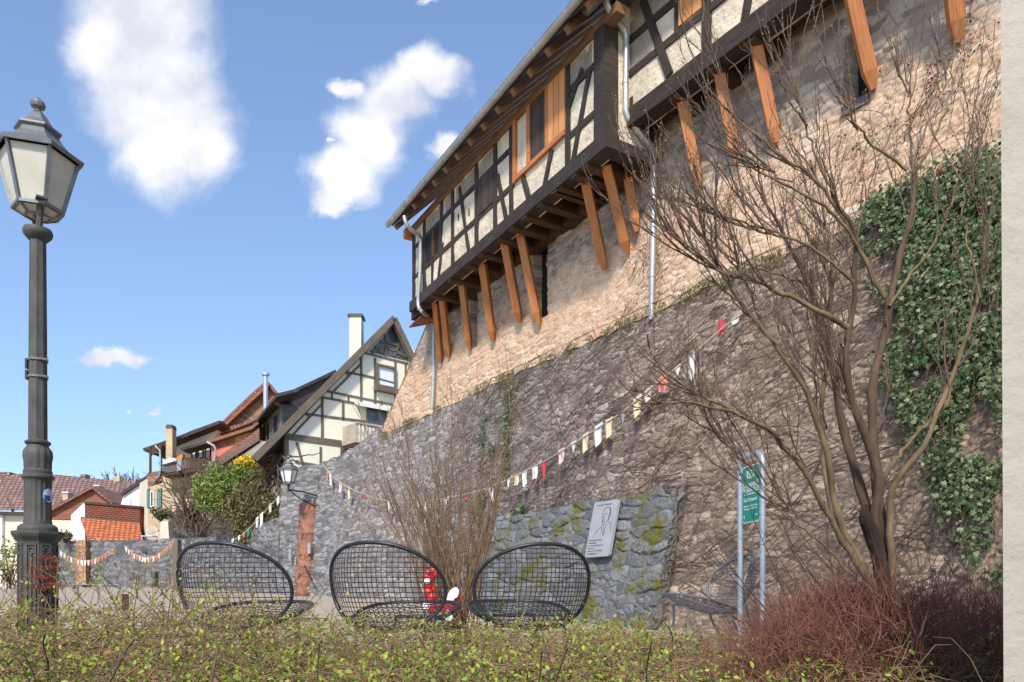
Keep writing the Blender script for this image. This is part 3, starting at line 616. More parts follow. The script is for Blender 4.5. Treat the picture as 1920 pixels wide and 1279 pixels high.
for x0, x1 in ((800,832),(836,850),(856,893),(900,928),(1069,1110)): topband(x0, x1)
mb = MB()
hbeam(mb, FA, 0, FA.sz(966,340)[0], zr1, .11); hbeam(mb, FA, FA.sz(1063,240)[0], LA-.1, zr1-.08, .12)
hbeam(mb, FA, 0, FA.sz(966,340)[0], zr2, .11); hbeam(mb, FA, FA.sz(1063,240)[0], LA-.1, zr2-.03, .11)
def vert(fr, px, z0, z1, w=.12, lean=0.0, d1=.037):
    s = fr.sz(px, 400)[0]; n3 = np.array([*fr.n, 0]); o = n3*(-.1+d1)/2; mb.bar(fr.p(s-lean/2, z0)+o, fr.p(s+lean/2, z1)+o, w, .1+d1, up=n3)
for px, z0, z1, w, ln in ((797,zs1,zt,.15,0),(812,zs1,zr1,.1,0),(828,zr1,zt,.12,.12),(850,zs1,zt,.12,0),(895,zs1,zt,.15,0),(930,zs1,zt,.14,0),(960,zs1,zt,.13,0),(1066,zs1,zt+.1,.14,0)):
    vert(FA, px, z0, z1, w, ln)
for a, b, w in (((801,548),(793,495),.10),((822,533),(831,455),.10),((881,478),(863,352),.11),((953,422),(934,330),.12),((996,384),(982,332),.13),((1020,362),(1036,282),.13),
                ((1066,208),(1094,128),.10),((1074,314),(1108,131),.12)):
    fbeam(mb, FA, a, b, w)
mb.fbox(FA, -.02, .16, HA-.05, zt+.1, -.18, .03)
mb.build('timber_frame', M['beam'], HAa)
mb = MB(); mb.fbox(FA, LA-.27, LA+.02, HA+.10, zt+.02, -.24, .07); mb.build('corner_post', M['beam'], HAa, bevel=.012)
mb = MB()
for k in range(5):
    a, b = LA*k/5-.08*(k == 0), LA*(k+1)/5+.1*(k == 4); mb.fbox(FA, a, b, zs0+.004*(k % 2), zs1+.006*(k % 2), -.2, .085+.004*(k % 2))
mb.fbox(FA, LA-.18, LA+.10, zs0-.012, zs1-.08, -1.0, -.2)
mb.build('sill_beam', M['beam'], HAa)
mb = MB(); mb.fbox(FA, -.15, LA+.35, zt, zt+.17, -.14, .06); mb.build('wall_plate', M['rafter'], HAa)
# windows, shutters, panels in the storey
mb = MB(); fpanel(mb, FA, (800,0,826,0), .003, .02, (zr1+.05, zr2-.05)); mb.build('window', M['dark'], HAa)
mb = MB(); fpanel(mb, FA, (812,0,816,0), .02, .045, (zr1+.05, zr2-.05)); mb.build('mullion', M['beam_brown'], HAa)
mb = MB(); fpanel(mb, FA, (900,0,927,0), .004, .05, (zr1+.02, zr2+.02)); mb.build('shutter', M['dark_board'], HAa)
mb = MB(); fpanel(mb, FA, (972,0,992,0), .004, .02, (zr1+.14, zt-.05)); mb.build('window_cloth', M['plaster'], HAa)
mb = MB(); fpanel(mb, FA, (966,0,971,0), .0, .07, (zr1-.02, zt)); fpanel(mb, FA, (992,0,998,0), .0, .07, (zr1+.1, zt)); fpanel(mb, FA, (1027,0,1030,0), .0, .07, (zr1+.1, zt)); fpanel(mb, FA, (966,0,1063,0), .0, .075, (zr1, zr1+.09))
mb.build('window_frame', M['orange_wood'], HAa)
mb = MB(); fpanel(mb, FA, (998,0,1027,0), .004, .045, (zr1+.1, zt-.03)); mb.build('shutter', M['dark_board'], HAa)
mb = MB(); fpanel(mb, FA, (1030,0,1063,0), .004, .055, (zr1+.1, zt)); mb.build('orange_panel', M['orange_board'], HAa)
mb = MB()
for x, y in ((860,408),(880,398)):
    mb = MB(); s, z = FA.sz(x, y); mb.fbox(FA, s-.025, s+.025, z-.08, z+.08, -.01, .012); mb.build('slit', M['dark'], HAa)
# roof and eaves
sL = FA.sz(735,430,.56)[0]; sR = LA+.55
EZ = E+9.70; pitch = 1.0
def roofslab(fr, a, b, d_e, z_e, run, th, rise=pitch):
    P = fr.p; return [P(a,z_e,d_e),P(b,z_e,d_e),P(b,z_e+run*rise,d_e-run),P(a,z_e+run*rise,d_e-run)]
mb = MB(); mb.prism(roofslab(FA, sL, sR, .62, EZ+.06, 4.2, .1), (0,0,.10)); r_ = mb.build('roof', M['tile_red'], HAa)
mb = MB(); mb.prism(roofslab(FA, sL+.01, sR-.01, .57, EZ+.0, 4.1, .1), (0,0,.045)); mb.build('roof_boarding', M['soffit_board'], HAa)
k = 0; s = sL+.12
while s < sR:
    mb = MB(); p0 = FA.p(s, EZ-.05, .50); p1 = FA.p(s, EZ-.05+1.4*pitch, -.9); mb.bar(p0, p1, .11, .13, up=(*FA.n, .0)); mb.build('rafter', M['rafter'], HAa); s += .62
def gutter(name, fr, a, b, d, z, parent, r=.075):
    mb = MB(); n3 = np.array([*fr.n, 0]); up = np.array([0,0,1.])
    for i in range(8):
        q0, q1 = math.pi*(1+i/8), math.pi*(1+(i+1)/8)
        f = lambda s, q, rr: fr.p(s, z, d) + n3*math.cos(q)*rr + up*math.sin(q)*rr
        mb.poly([f(a,q0,r), f(b,q0,r), f(b,q1,r), f(a,q1,r)]); mb.poly([f(a,q0,r-.012), f(a,q1,r-.012), f(b,q1,r-.012), f(b,q0,r-.012)])
    for s in (a, b):
        mb.poly([fr.p(s,z,d)+n3*math.cos(q)*r+up*math.sin(q)*r for q in np.linspace(math.pi, 2*math.pi, 9)])
    mb.tube([fr.p(a,z+.005,d)+n3*r, fr.p(b,z+.005,d)+n3*r], .012, 6)
    s = a+.5
    while s < b: mb.tube([fr.p(s,z,d)+n3*math.cos(q)*(r+.004)+up*math.sin(q)*(r+.004) for q in np.linspace(math.pi, 2*math.pi, 8)], .008, 5); s += 1.0
    return mb.build(name, M['zinc'], parent, smooth=True)
gutter('gutter', FA, sL-.1, sR-.15, .64, EZ+.07, HAa)
def wallp(px, py, o): s, z = hit(px, py, upp, o); return upp(s, z, o)
def pipe(parent, pts, r=.05, brk=True):
    P_ = smoothline(pts, 60, 2); mb = MB(); mb.tube(P_, r, 10)
    for i in range(6, 58, 9): t = P_[i+1]-P_[i]; t /= np.linalg.norm(t); mb.tube([P_[i]-t*.025, P_[i]+t*.025], r*1.18, 10)
    return mb.build('downpipe', M['zinc'], parent, smooth=True)
pipe(HAa, [fp(FA,758,406,.64), fp(FA,762,424,.6), fp(FA,789,444,.14), fp(FA,789,450,.12), fp(FA,788,510,.12), fp(FA,784,560,.12), fp(FA,784,575,.12), fp(FA,790,585,.1),
           wallp(812,597,.16), wallp(814,612,.12), wallp(813,700,.12), wallp(810,768,.12)], .05)
# underside, joists, props
mb = MB(); mb.fbox(FA, .0, LA-.02, HA+.20, HA+.245, -1.1, -.19); mb.build('underside', M['soffit_board'], HAa)
mb = MB(); mb.fbox(FA, -.2, LA-.15, HA-.03, HA+.19, -1.02, -.80); mb.build('wall_beam', M['beam_brown'], HAa)
PA = [((817,572),(826,680)),((829,562),(842,670)),((866,533),(881,655)),((905,500),(925,640)),((946,458),(975,605)),((976,445),(1011,610)),((1098,345),(1134,507)),((1137,317),(1177,475)),((1163,279),(1195,435))]
js = []
for (a, b) in PA[:8]:
    Y = (HA-E)*F/(HY-a[1]); p0 = at(a[0], a[1], Y); p1 = wallp(b[0], b[1], .06); strut('prop', HAa, p0+np.array([0,0,.06]), p1, .15 if a[0] < 900 else .165, FA)
    s_ = float(np.dot(p0[:2]-FA.o, FA.d)); js.append(s_)
for s_ in [js[0]-.15, js[1]+.12, js[2]+.1, js[3]-.12, js[3]+.55, js[4]+.15, js[5]+.28, js[5]+.8, js[5]+1.35, js[5]+1.9, js[6]-.35, js[6]+.15, js[7]-.1]:
    if 0 < s_ < LA-.2:
        mb = MB(); mb.fbox(FA, s_-.09, s_+.09, HA-.045, HA+.19, -.98, .03+random.random()*.05); mb.build('joist', M['beam_brown'], HAa, bevel=.01)
mb = MB(); P = FA.p; mb.prism([P(-.55,HA-.25,-.1),P(.25,HA-.22,-.1),P(.25,HA-.14,-.95),P(-.55,HA+.05,-.95)], (0,0,.06)); mb.build('tiled_end_eave', M['red_board'], HAa)
mb = MB(); mb.fbox(FA, -.35, .2, HA-.10, HA+.12, -.5, -.08); mb.build('end_bracket', M['beam_brown'], HAa, bevel=.01)
mb = MB(); mb.fbox(FA, -.22, -.02, zt-.12, zt+.12, -.5, .2); mb.build('end_rafter', M['orange_wood'], HAa)
# --- house B
FB = Frame(1.86, 13.25, .565, -.825)
HBb = thing('half_timbered_house', 'blackened half-timbered storey at the top edge with orange boards and a deep boarded underside', 'house', (1.86, 13.25, 0))
LB = 11.0; zbT = HB+2.6
mb = MB(); mb.fbox(FB, 0, LB, HB+.02, zbT, -.25, 0); mb.build('infill_wall', M['plaster'], HBb)
w_ = HBb.children[-1] if HBb.children else None
o_ = bpy.data.objects[[o.name for o in bpy.data.objects if o.parent == HBb][0]]
sb_ = o_.modifiers.new('sub', 'SUBSURF'); sb_.subdivision_type = 'SIMPLE'; sb_.levels = sb_.render_levels = 5
dp = o_.modifiers.new('uneven', 'DISPLACE'); dp.texture = tx; dp.strength = .06; dp.mid_level = .55; dp.texture_coords = 'GLOBAL'
mb = MB()
def bz(px, py): return FB.sz(px, py)[1]
r1, r2 = bz(1242,90), bz(1242,24)
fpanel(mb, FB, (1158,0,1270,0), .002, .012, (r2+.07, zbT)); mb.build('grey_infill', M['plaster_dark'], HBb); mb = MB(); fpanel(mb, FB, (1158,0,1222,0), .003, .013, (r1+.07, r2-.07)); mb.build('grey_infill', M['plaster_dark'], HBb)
mb = MB(); n3 = np.array([*FB.n, 0])
hbeam(mb, FB, 0, LB, r1, .13); hbeam(mb, FB, 0, FB.sz(1272,20)[0], r2, .13); hbeam(mb, FB, 0, LB, zbT-.05, .2)
for px, z0, z1, w in ((1150,HB,zbT,.16),(1272,r1,zbT,.12),(1326,HB+.2,zbT,.17)): vert(FB, px, z0, z1, w)
for a, b, w in (((1257,142),(1207,0),.14),((1398,40),(1412,-40),.13)): fbeam(mb, FB, a, b, w, d1=.045)
mb.build('timber_frame', M['beam'], HBb)
mb = MB(); 
for k_ in range(6): mb.fbox(FB, LB*k_/6-.05*(k_ == 0), LB*(k_+1)/6, HB+.003*(k_ % 2), HB+.30+.004*(k_ % 2), -.2, .09+.004*(k_ % 2))
mb.build('sill_beam', M['beam'], HBb)
mb = MB(); fpanel(mb, FB, (1276,0,1319,0), .004, .05, (r1+.09, zbT)); mb.build('orange_panel', M['orange_board'], HBb)
mb = MB(); fpanel(mb, FB, (1331,0,1400,0), .004, .05, (r1+.3, zbT)); mb.build('orange_panel', M['orange_board'], HBb)
mb = MB(); fpanel(mb, FB, (1181,0,1187,0), -.01, .014, (bz(1185,205),bz(1185,182))); mb.build('broken_hole', M['beam_brown'], HBb)
mb = MB(); mb.fbox(FB, -.02, LB, HB+.22, HB+.27, -1.6, -.19); mb.build('underside', M['soffit_board'], HBb)
mb = MB(); mb.fbox(FB, -.2, LB, HB-.03, HB+.21, -1.30, -1.08); mb.build('wall_beam', M['beam_brown'], HBb)
PBx = [((1168,279),(1195,435)),((1277,190),(1312,350)),((1347,137),(1382,305)),((1416,85),(1456,268)),((1583,-62),(1638,168)),((1765,-215),(1797,80))]
for i, (a, b) in enumerate(PBx):
    hh = HB if i else HB-.02
    Y = (hh-E)*F/(HY-a[1]); p0 = at(a[0], a[1], Y); p1 = wallp(b[0], b[1], .06); strut('prop', HBb, p0+np.array([0,0,.06]), p1, .165, FB)
    s_ = float(np.dot(p0[:2]-FB.o, FB.d))+.02
    mb = MB(); mb.fbox(FB, s_-.11, s_+.11, HB-.05, HB+.21, -1.25, .04); mb.build('joist', M['beam_brown'], HBb, bevel=.01)
# roof of B
eL, eR = FB.sz(1087,52,.55), FB.sz(1138,0,.55)
EB = eL[1]; sBL = eL[0]
mb = MB(); mb.prism(roofslab(FB, sBL, LB, .60, EB+.07, 3.5, .1), (0,0,.10)); mb.build('roof', M['tile_red'], HBb)
mb = MB(); mb.prism(roofslab(FB, sBL+.01, LB-.01, .55, EB+.0, 3.4, .1), (0,0,.045)); mb.build('roof_boarding', M['soffit_board'], HBb)
gutter('gutter', FB, sBL-.02, LB, .64, EB+.08, HBb, .085)
mb = MB(); mb.fbox(FB, sBL+.1, .3, EB-.40, EB-.12, -.1, .1); mb.build('purlin_end', M['rafter'], HBb, bevel=.02)
pipe(HBb, [fp(FB,1136,2,.64), fp(FB,1142,18,.6), fp(FB,1158,40,.36), fp(FB,1175,62,.14), fp(FB,1174,80,.13), fp(FB,1173,150,.13), fp(FB,1173,200,.13), fp(FB,1173,212,.13), fp(FB,1180,227,.05),
           wallp(1222,278,.25), wallp(1226,290,.14), wallp(1225,420,.14), wallp(1221,600,.14)], .055)

# ------------------------------------------------------------ gable house beyond the wall
def pxpoly(fr, pts, d=0.0): return [fp(fr, x, y, d) for x, y in pts]
FG = Frame(-9.28, 29.0, .76, .65)
G = thing('gabled_house', 'cream half-timbered house with steep gable, lace-curtained window and timber balcony', 'house', (-6, 31, 0))
back = np.array([-.6, 6, 0])
mb = MB(); mb.prism(pxpoly(FG, [(534,985),(534,818),(737,602),(800,690),(800,985)]), back); mb.build('wall', M['cream'], G)
mb = MB()
ap, lt, rt = fp(FG,738,593,.35), fp(FG,476,856,.35), fp(FG,800,722,.35)
bk = np.array([-.7, 6.5, 0]); th = np.array([0,0,-.16])
mb.prism([ap, lt, lt+th, ap+th*1.2], bk); mb.prism([ap+np.array([0,0,.01]), rt, rt+th, ap+th*1.2+np.array([0,0,.01])], bk); mb.build('roof', M['roof_dark'], G)
mb = MB()
n3 = np.array([*FG.n, 0])
mb.bar(lt+n3*.05+th*.6, ap+n3*.05+th*.6, .06, .26, up=(0,0,1)); mb.bar(ap+n3*.05+th*.6, rt+n3*.05+th*.6, .06, .26, up=(0,0,1)); mb.build('verge_board', M['gray_frame'], G)
mb = MB()
for a, b, w in (((534,818),(640,832),.34),((603,745),(742,770),.12),((610,733),(746,761),.12),((679,661),(765,682),.12),((646,697),(704,709),.12),((571,776),(690,791),.12),((553,866),(603,874),.12),((603,874),(660,880),.1),
                ((677,663),(677,754),.13),((703,671),(703,757),.14),((741,678),(741,768),.13),((760,682),(760,740),.1),((604,745),(604,820),.14),((643,752),(643,788),.13),((601,838),(601,872),.12),((640,834),(640,870),.12),
                ((537,815),(537,900),.22),((677,682),(625,734),.11),((646,694),(654,706),.09),((603,758),(550,814),.11),((571,774),(581,784),.08),((556,829),(570,880),.13),((704,709),(741,719),.1),((622,736),(622,749),.1),((653,741),(653,754),.1),((715,752),(715,768),.1)):
    fbeam(mb, FG, a, b, w*.78, d1=.03)
mb.build('timber_frame', M['gray_frame'], G)
mb = MB(); mb.prism(pxpoly(FG, [(691,660),(737,612),(766,677)], .012), np.array([*FG.n,0])*.01); mb.build('gable_glazing', M['glassy'], G)
mb = MB()
for a, b in (((722,628),(722,668)),((722,648),(697,662)),((722,650),(762,670)),((712,640),(748,648)),((748,646),(737,668)),((703,650),(716,664))): fbeam(mb, FG, a, b, .1, d0=0, d1=.06)
mb.build('gable_beams', M['gray_frame'], G)
def window(fr, box, parent, frame_m, glass_m, fw=.07, d=.05, mull=1):
    (sa, zb), (sb, zt_) = fr.sz(box[0], (box[1]+box[3])/2), fr.sz(box[2], (box[1]+box[3])/2)
    zc = fr.sz((box[0]+box[2])/2, (box[1]+box[3])/2)[1]; hh = abs(fr.sz((box[0]+box[2])/2, box[1])[1]-zc)
    if sa > sb: sa, sb = sb, sa
    mb = MB(); z0, z1 = zc-hh, zc+hh
    mb.fbox(fr, sa, sb, z0, z0+fw, 0, d); mb.fbox(fr, sa, sb, z1-fw, z1, 0, d); mb.fbox(fr, sa, sa+fw, z0+fw, z1-fw, 0, d); mb.fbox(fr, sb-fw, sb, z0+fw, z1-fw, 0, d)
    if mull: m_ = (sa+sb)/2; mb.fbox(fr, m_-.02, m_+.02, z0+fw, z1-fw, 0, d*.8)
    f = mb.build('window', frame_m, parent)
    mb = MB(); mb.fbox(fr, sa+fw, sb-fw, z0+fw, z1-fw, .002, .02); mb.build('pane', glass_m, f); return f, (sa, sb, z0, z1)
f_, q_ = window(FG, (704,686,741,728), G, M['gray_frame'], M['curtain'], .09, .12, 0)
mb = MB(); mb.fbox(FG, q_[0]-.1, q_[1]+.05, q_[2]-.22, q_[2]-.02, 0, .28); mb.build('sill', M['gray_frame'], f_)
window(FG, (687,767,724,800), G, M['gray_frame'], M['glassy'], .06, .06)
s0_, z0_ = FG.sz(664,757); s1_, _ = FG.sz(733,760)
mb = MB(); mb.prism([FG.p(s0_,z0_,.02),FG.p(s1_,z0_,.02),FG.p(s1_,z0_-.14,.35),FG.p(s0_,z0_-.14,.35)], (0,0,.12)); mb.build('awning', M['white_plastic'], G)
bal_s0 = FG.sz(643,800)[0]; bal_s1 = bal_s0+3.4; bz0 = FG.sz(640,832,1.0)[1]
mb = MB(); mb.fbox(FG, bal_s0, bal_s1, bz0-.02, bz0+.14, .02, 1.1); mb.fbox(FG, bal_s0-.02, bal_s1, bz0-.22, bz0-.03, .03, .2); bo = mb.build('balcony', M['beam_brown'], G)
mb = MB(); s = bal_s0
while s < bal_s1: mb.prism([FG.p(s+a, bz0+.12+b, 1.08) for a, b in ((0,0),(.13,0),(.09,.2),(.14,.4),(.09,.6),(.13,.8),(0,.8),(.04,.6),(.0,.4),(.04,.2))], n3*.03); s += .165
mb.fbox(FG, bal_s0, bal_s1, bz0+.88, bz0+.95, 1.02, 1.16); mb.fbox(FG, bal_s0-.03, bal_s0+.01, bz0+.12, bz0+.9, .04, 1.1)
mb.build('railing', M['pale_wood'], bo)
ch = at(655,680,33.5); mb = MB(); wd = 22/F*33.5; hz = at(0,590,33.5)[2]
mb.box((ch[0],33.5,ch[2]-1.5),(ch[0]+wd,34.1,hz-.08)); c_ = mb.build('chimney', M['cream_far'], G)
mb = MB(); mb.box((ch[0]-.07,33.43,hz-.08),(ch[0]+wd+.07,34.17,hz+.03)); mb.build('chimney_cap', M['iron'], c_)

# ------------------------------------------------------------ houses further along
def blob(mat_, name, parent, pts, ext=(0,4,0), uvs=None, Y=None):
    mb = MB(); P_ = [at(p[0], p[1], p[2] if len(p) > 2 else Y) for p in pts]
    mb.prism(P_, ext); return mb.build(name, mat_, parent)
# grey house
Hh = thing('house', 'dark grey clad house with copper downpipe squeezed behind the steep cream gable', 'house', (-11.8, 38, 0))
FH = Frame(-11.8, 38.0, -.485, .875); FH2 = Frame(-11.8, 38.0, .76, .65)
mb = MB(); mb.prism(pxpoly(FH, [(529,985),(529,757),(483,803),(483,985)]), np.array([3,2.5,0])); mb.build('wall', M['gray_board'], Hh)
mb = MB(); mb.prism(pxpoly(FH2, [(529,830),(529,745),(626,698),(640,830)]), np.array([-.3,3,0])); mb.build('gable_wall', M['slate'], Hh)
for b in ((513,776,523,815),(500,790,507,828),(486,806,494,842)): window(FH, b, Hh, M['gray_frame'], M['dark'], .08, .05, 0)
mb = MB(); a0, a1 = fp(FH,519,744,.55), fp(FH,473,801,.55); mb.prism([a0, a1, a1+np.array([1.0,.3,.35]), a0+np.array([1.0,.3,.35])], (0,0,.16)); mb.build('eave', M['roof_dark'], Hh)
mb = MB(); a0, a1 = fp(FH2,517,746,.2), fp(FH2,629,693,.2); mb.prism([a0, a1, a1+np.array([0,0,-.18]), a0+np.array([0,0,-.18])], (-.3,3,0)); mb.build('roof', M['roof_dark'], Hh)
mb = MB(); mb.tube([fp(FH2,516,745,.5), fp(FH2,515,754,.5), fp(FH2,532,764,.25), fp(FH2,534,780,.2), fp(FH2,531,800,.2)], .09, 8); mb.build('downpipe', M['copper'], Hh, smooth=True)
# wood gable
J = thing('house', 'weathered brown boarded gable under a red verge with a steel flue', 'house', (-13, 44, 0))
blob(M['brown_board'], 'gable_wall', J, [(494,737),(503,722),(519,744),(519,830),(400,830),(400,820)], Y=44)
blob(M['red_board'], 'verge_board', J, [(503,716),(505,722),(403,817),(390,829),(389,824)], (0,.5,0), Y=43.5)
blob(M['red_board'], 'verge_board', J, [(503,716),(504,722),(521,746),(523,741)], (0,.5,0), Y=43.6)
mb = MB(); mb.prism([at(503,716,43.6), at(389,824,43.6), at(389,820,43.6), at(500,712,43.6)], (-3,5,.2)); mb.build('roof', M['tile_red'], J)
blob(M['tile_red'], 'flower_ledge', J, [(400,820,43),(470,793,43),(478,787,43),(430,800,43)], (0,.5,0))
mb = MB(); b0, b1 = at(498,770,42.5), at(498,704,42.5); mb.tube([b0, b1], .13, 10); mb.tube([b1, b1+np.array([0,0,.12])], .22, 10); mb.build('flue', M['galv'], J, smooth=True)
# coral house with lean-to
Pk = thing('house', 'coral pink rendered house with a brown tiled lean-to roof sloping past it', 'house', (-15, 41, 0))
blob(M['pink'], 'wall', Pk, [(397,832),(440,815),(440,900),(395,900)], Y=41)
blob(M['red_board'], 'boarding', Pk, [(397,831),(440,812),(439,833),(398,842)], (0,.1,0), Y=40.95)
blob(M['orange_board'], 'boarding', Pk, [(440,813),(484,795),(486,830),(440,850)], (0,2,0), Y=41)
blob(M['rafter'], 'verge_board', Pk, [(386,827),(472,799),(484,790),(485,794),(472,805),(388,832)], (0,.6,0), Y=40.6)
mb = MB(); tp = [at(486,800,41), at(439,836,41), at(397,869,41), at(362,890,40), at(376,892,38.2), at(441,849,38.6), at(486,822,38.8)]
mb.prism(tp, (0,.0,-.14)); mb.build('lean_to_roof', M['tile_red'], Pk)
mb = MB(); mb.bar(at(376,893,38.15), at(486,823,38.75), .1, .16); mb.build('eave_board', M['gray_frame'], Pk)
blob(M['plaster_dark'], 'lower_wall', Pk, [(366,893,39),(420,866,39),(486,826,39),(560,836,37),(560,1000,37),(366,1010,39)], (0,2,0))
mb = MB(); mb.tube([at(388,829,40.3), at(401,836,40.3), at(404,842,40.3), at(402,862,40.3), at(393,872,40.2)], .06, 6); mb.build('downpipe', M['zinc'], Pk, smooth=True)
# cream house with balcony
Kk = thing('house', 'cream house with wooden balcony, tall chimney and teal shutters at the end of the row', 'house', (-19, 42, 0))
blob(M['cream_far'], 'wall', Kk, [(322,862),(322,824),(416,792),(404,815),(397,835),(397,900),(322,900)], Y=42.5)
blob(M['tan'], 'lower_wall', Kk, [(277,1012,41),(277,914,41),(303,902,41),(303,892,41),(380,892,41),(380,1012,41)], (0,3,0))
blob(M['roof_dark'], 'roof', Kk, [(267,841),(322,822),(412,788),(414,793),(323,829),(285,843),(270,846)], (0,3,0), Y=41.6)
blob(M['black'], 'solar_panel', Kk, [(348,816),(354,809),(408,790),(412,793)], (0,2.5,.6), Y=42.8)
blob(M['brown_board'], 'veranda_skirt', Kk, [(277,914),(276,887),(302,882),(305,905)], (0,2,0), Y=41)
for x in (281, 301): blob(M['beam_brown'], 'veranda_post', Kk, [(x-1.5,888),(x-1.5,838),(x+1.5,836),(x+1.5,888)], (0,.12,0), Y=41)
blob(M['beam_brown'], 'veranda_arch', Kk, [(280,843),(302,836),(302,855),(299,851),(290,850),(284,853),(281,858)], (0,.1,0), Y=41.05)
c_ = blob(M['tan'], 'chimney', Kk, [(311,864),(311,803),(323,803),(323,864)], (0,.5,0), Y=40.6)
blob(M['iron'], 'chimney_cap', c_, [(310,803),(312,796),(322,796),(324,803)], (0,.5,0), Y=40.58)
bb = blob(M['beam_brown'], 'balcony', Kk, [(304,893),(304,889),(350,878),(395,872),(395,880),(352,886)], (0,1.4,0), Y=40)
mb = MB()
for i in range(27):
    x = 306+i*1.75; y1 = 889-(x-304)*.24; mb.bar(at(x,y1,39.95), at(x,y1-16,39.95), .028, .03, up=(0,1,0))
for i in range(20):
    x = 354+i*2.0; mb.bar(at(x,877-(i*.3),39.95), at(x,862-(i*-.1),39.95), .03, .03, up=(0,1,0))
mb.bar(at(304,873,39.93), at(352,859,39.93), .07, .08); mb.bar(at(352,859,39.93), at(395,865,39.93), .07, .1); mb.build('railing', M['beam_brown'], bb)
blob(M['white_plastic'], 'parasol_cover', bb, [(306,873),(309,864),(318,858),(328,859),(331,864),(328,868)], (0,.4,0), Y=40.1)
blob(M['f_gray'], 'blanket', bb, [(332,864),(341,859),(339,882),(331,884)], (0,.03,0), Y=39.85)
blob(M['f_orange'], 'cushions', bb, [(329,862),(334,855),(342,851),(343,857),(337,864)], (0,.3,0), Y=40.2)
blob(M['roof_dark'], 'awning_roof', Kk, [(337,841),(392,825),(396,829),(340,845)], (0,1.0,0), Y=41.2)
FK = Frame(at(0,0,42.4)[0], 42.4, 1, 0)
for b in ((359,843,369,860),(371,842,382,860),(385,838,396,862)): window(FK, b, Kk, M['beam_brown'], M['curtain'], .07, .06, 0)
for x0, x1 in ((275,279),(294,302)): blob(M['teal'], 'shutter', Kk, [(x0,952),(x0,918),(x1,914),(x1,951)], (0,.06,0), Y=40.9)
FK2 = Frame(at(0,0,41)[0], 41, 1, 0); window(FK2, (282,921,289,951), Kk, M['white_plastic'], M['glassy'], .05, .06, 0)
mb = MB(); mb.tube([at(291,836,40.9), at(300,845,40.9), at(301,880,40.9), at(298,893,40.9), at(289,903,40.9)], .05, 6); mb.build('downpipe', M['zinc'], Kk, smooth=True)
blob(M['gray_board'], 'shed_doors', Kk, [(316,1008,38),(316,962,38),(350,952,38),(372,962,38),(372,1008,38)], (0,2,0))
# white house
Wh = thing('house', 'small white gabled house between the brick shed and the teal-shuttered house', 'house', (-25, 47, 0))
blob(M['white'], 'wall', Wh, [(222,960),(233,925),(261,907),(261,1010),(222,1010)], Y=47)
blob(M['cream_far'], 'side_wall', Wh, [(261,907,47),(278,896,44),(278,1010,44),(261,1010,47)], (0,.3,0))
blob(M['roof_dark'], 'roof', Wh, [(225,924),(277,890),(279,894),(261,907),(228,929)], (0,4,0), Y=46.8)
FW = Frame(at(0,0,47)[0], 47, 1, 0); window(FW, (243,933,247,950), Wh, M['white_plastic'], M['glassy'], .05, .05, 0)
# brick shed
Sh = thing('shed', 'red brick shed with white side wall and bright orange tiled lean-to roof', 'shed', (-26, 45, 0))
blob(M['brick'], 'brick_wall', Sh, [(159,942),(262,951),(262,1010),(159,1010)], (0,3,0), Y=45)
blob(M['white'], 'side_wall', Sh, [(133,1014,46.5),(133,966,46.5),(159,941,45),(159,1012,45)], (0.0,.2,0))
blob(M['roof_dark'], 'coping', Sh, [(157,940),(263,949),(263,953),(157,944)], (0,3.1,0), Y=44.9)
mb = MB(); tp = [at(151,970,44.9), at(261,980,44.9), at(268,1014,42.6), at(165,1008,42.6)]; mb.prism(tp, (0,0,-.12)); mb.build('lean_to_roof', M['tile_orange'], Sh)
blob(M['dark'], 'dark_sheet', Sh, [(165,1012),(165,1005),(262,1008),(262,1030),(165,1030)], (0,.1,0), Y=44.0)  # plain dark sheet across the gap below the lean-to roof
blob(M['iron'], 'ridge_flashing', Sh, [(151,969),(261,979),(261,982),(151,972)], (0,.1,0), Y=44.8)
# barn
Bn = thing('barn', 'brown boarded barn gable in front of the long tiled roof', 'barn', (-30, 54, 0))
blob(M['red_board'], 'gable_wall', Bn, [(70,974),(70,971),(172,916),(207,942),(207,975)], (0,5,0), Y=54)
blob(M['tile_red'], 'roof', Bn, [(66,968),(172,911),(211,942),(209,945),(172,916),(68,973)], (0,5,0), Y=53.6)
blob(M['cream_far'], 'lower_wall', Bn, [(60,1030),(60,974),(140,976),(140,1030)], (0,4,0), Y=54)
for x0,x1,y0,y1 in ((177,185,911,928),(117,127,924,938)):
    c_ = blob(M['tan'], 'chimney', Bn, [(x0,y1),(x0,y0),(x1,y0),(x1,y1)], (0,.8,0), Y=56); blob(M['white'], 'chimney_cap', c_, [(x0-1,y0+.3),(x0-1,y0-2),(x1+1,y0-2),(x1+1,y0+.3)], (0,1,0), Y=55.9)
# big far house
Fh = thing('house', 'broad cream house under a long hipped brown tiled roof, farthest left', 'house', (-38, 62, 0))
mb = MB()
def rp(pts):
    P_ = [at(*p) for p in pts]; a = P_[0]; u0 = np.array([1,0,0]); v0 = np.array([0,.75,.66]); mb.poly(P_, [(float(np.dot(p-a,u0)), float(np.dot(p-a,v0))) for p in P_])
rp([(24,957,62),(262,962,62),(262,905,69),(95,889,69),(3,888,69)]); rp([(-60,957,62.0),(24,957.2,61.9),(3,888,69),(-60,888,69)])
mb.build('roof', M['tile_brown'], Fh)
mb = MB(); mb.tube([at(24,957,61.9), at(12,925,65.4), at(3,888,69)], .14, 6); mb.build('hip_tiles', M['tile_brown'], Fh, smooth=True)
blob(M['cream_far'], 'wall', Fh, [(-60,1100),(-60,962),(235,966),(235,1100)], (0,5,0), Y=62.5)
blob(M['white'], 'corner_strip', Fh, [(-20,1100),(-20,961),(4,961),(4,1100)], (0,.3,0), Y=62.2)
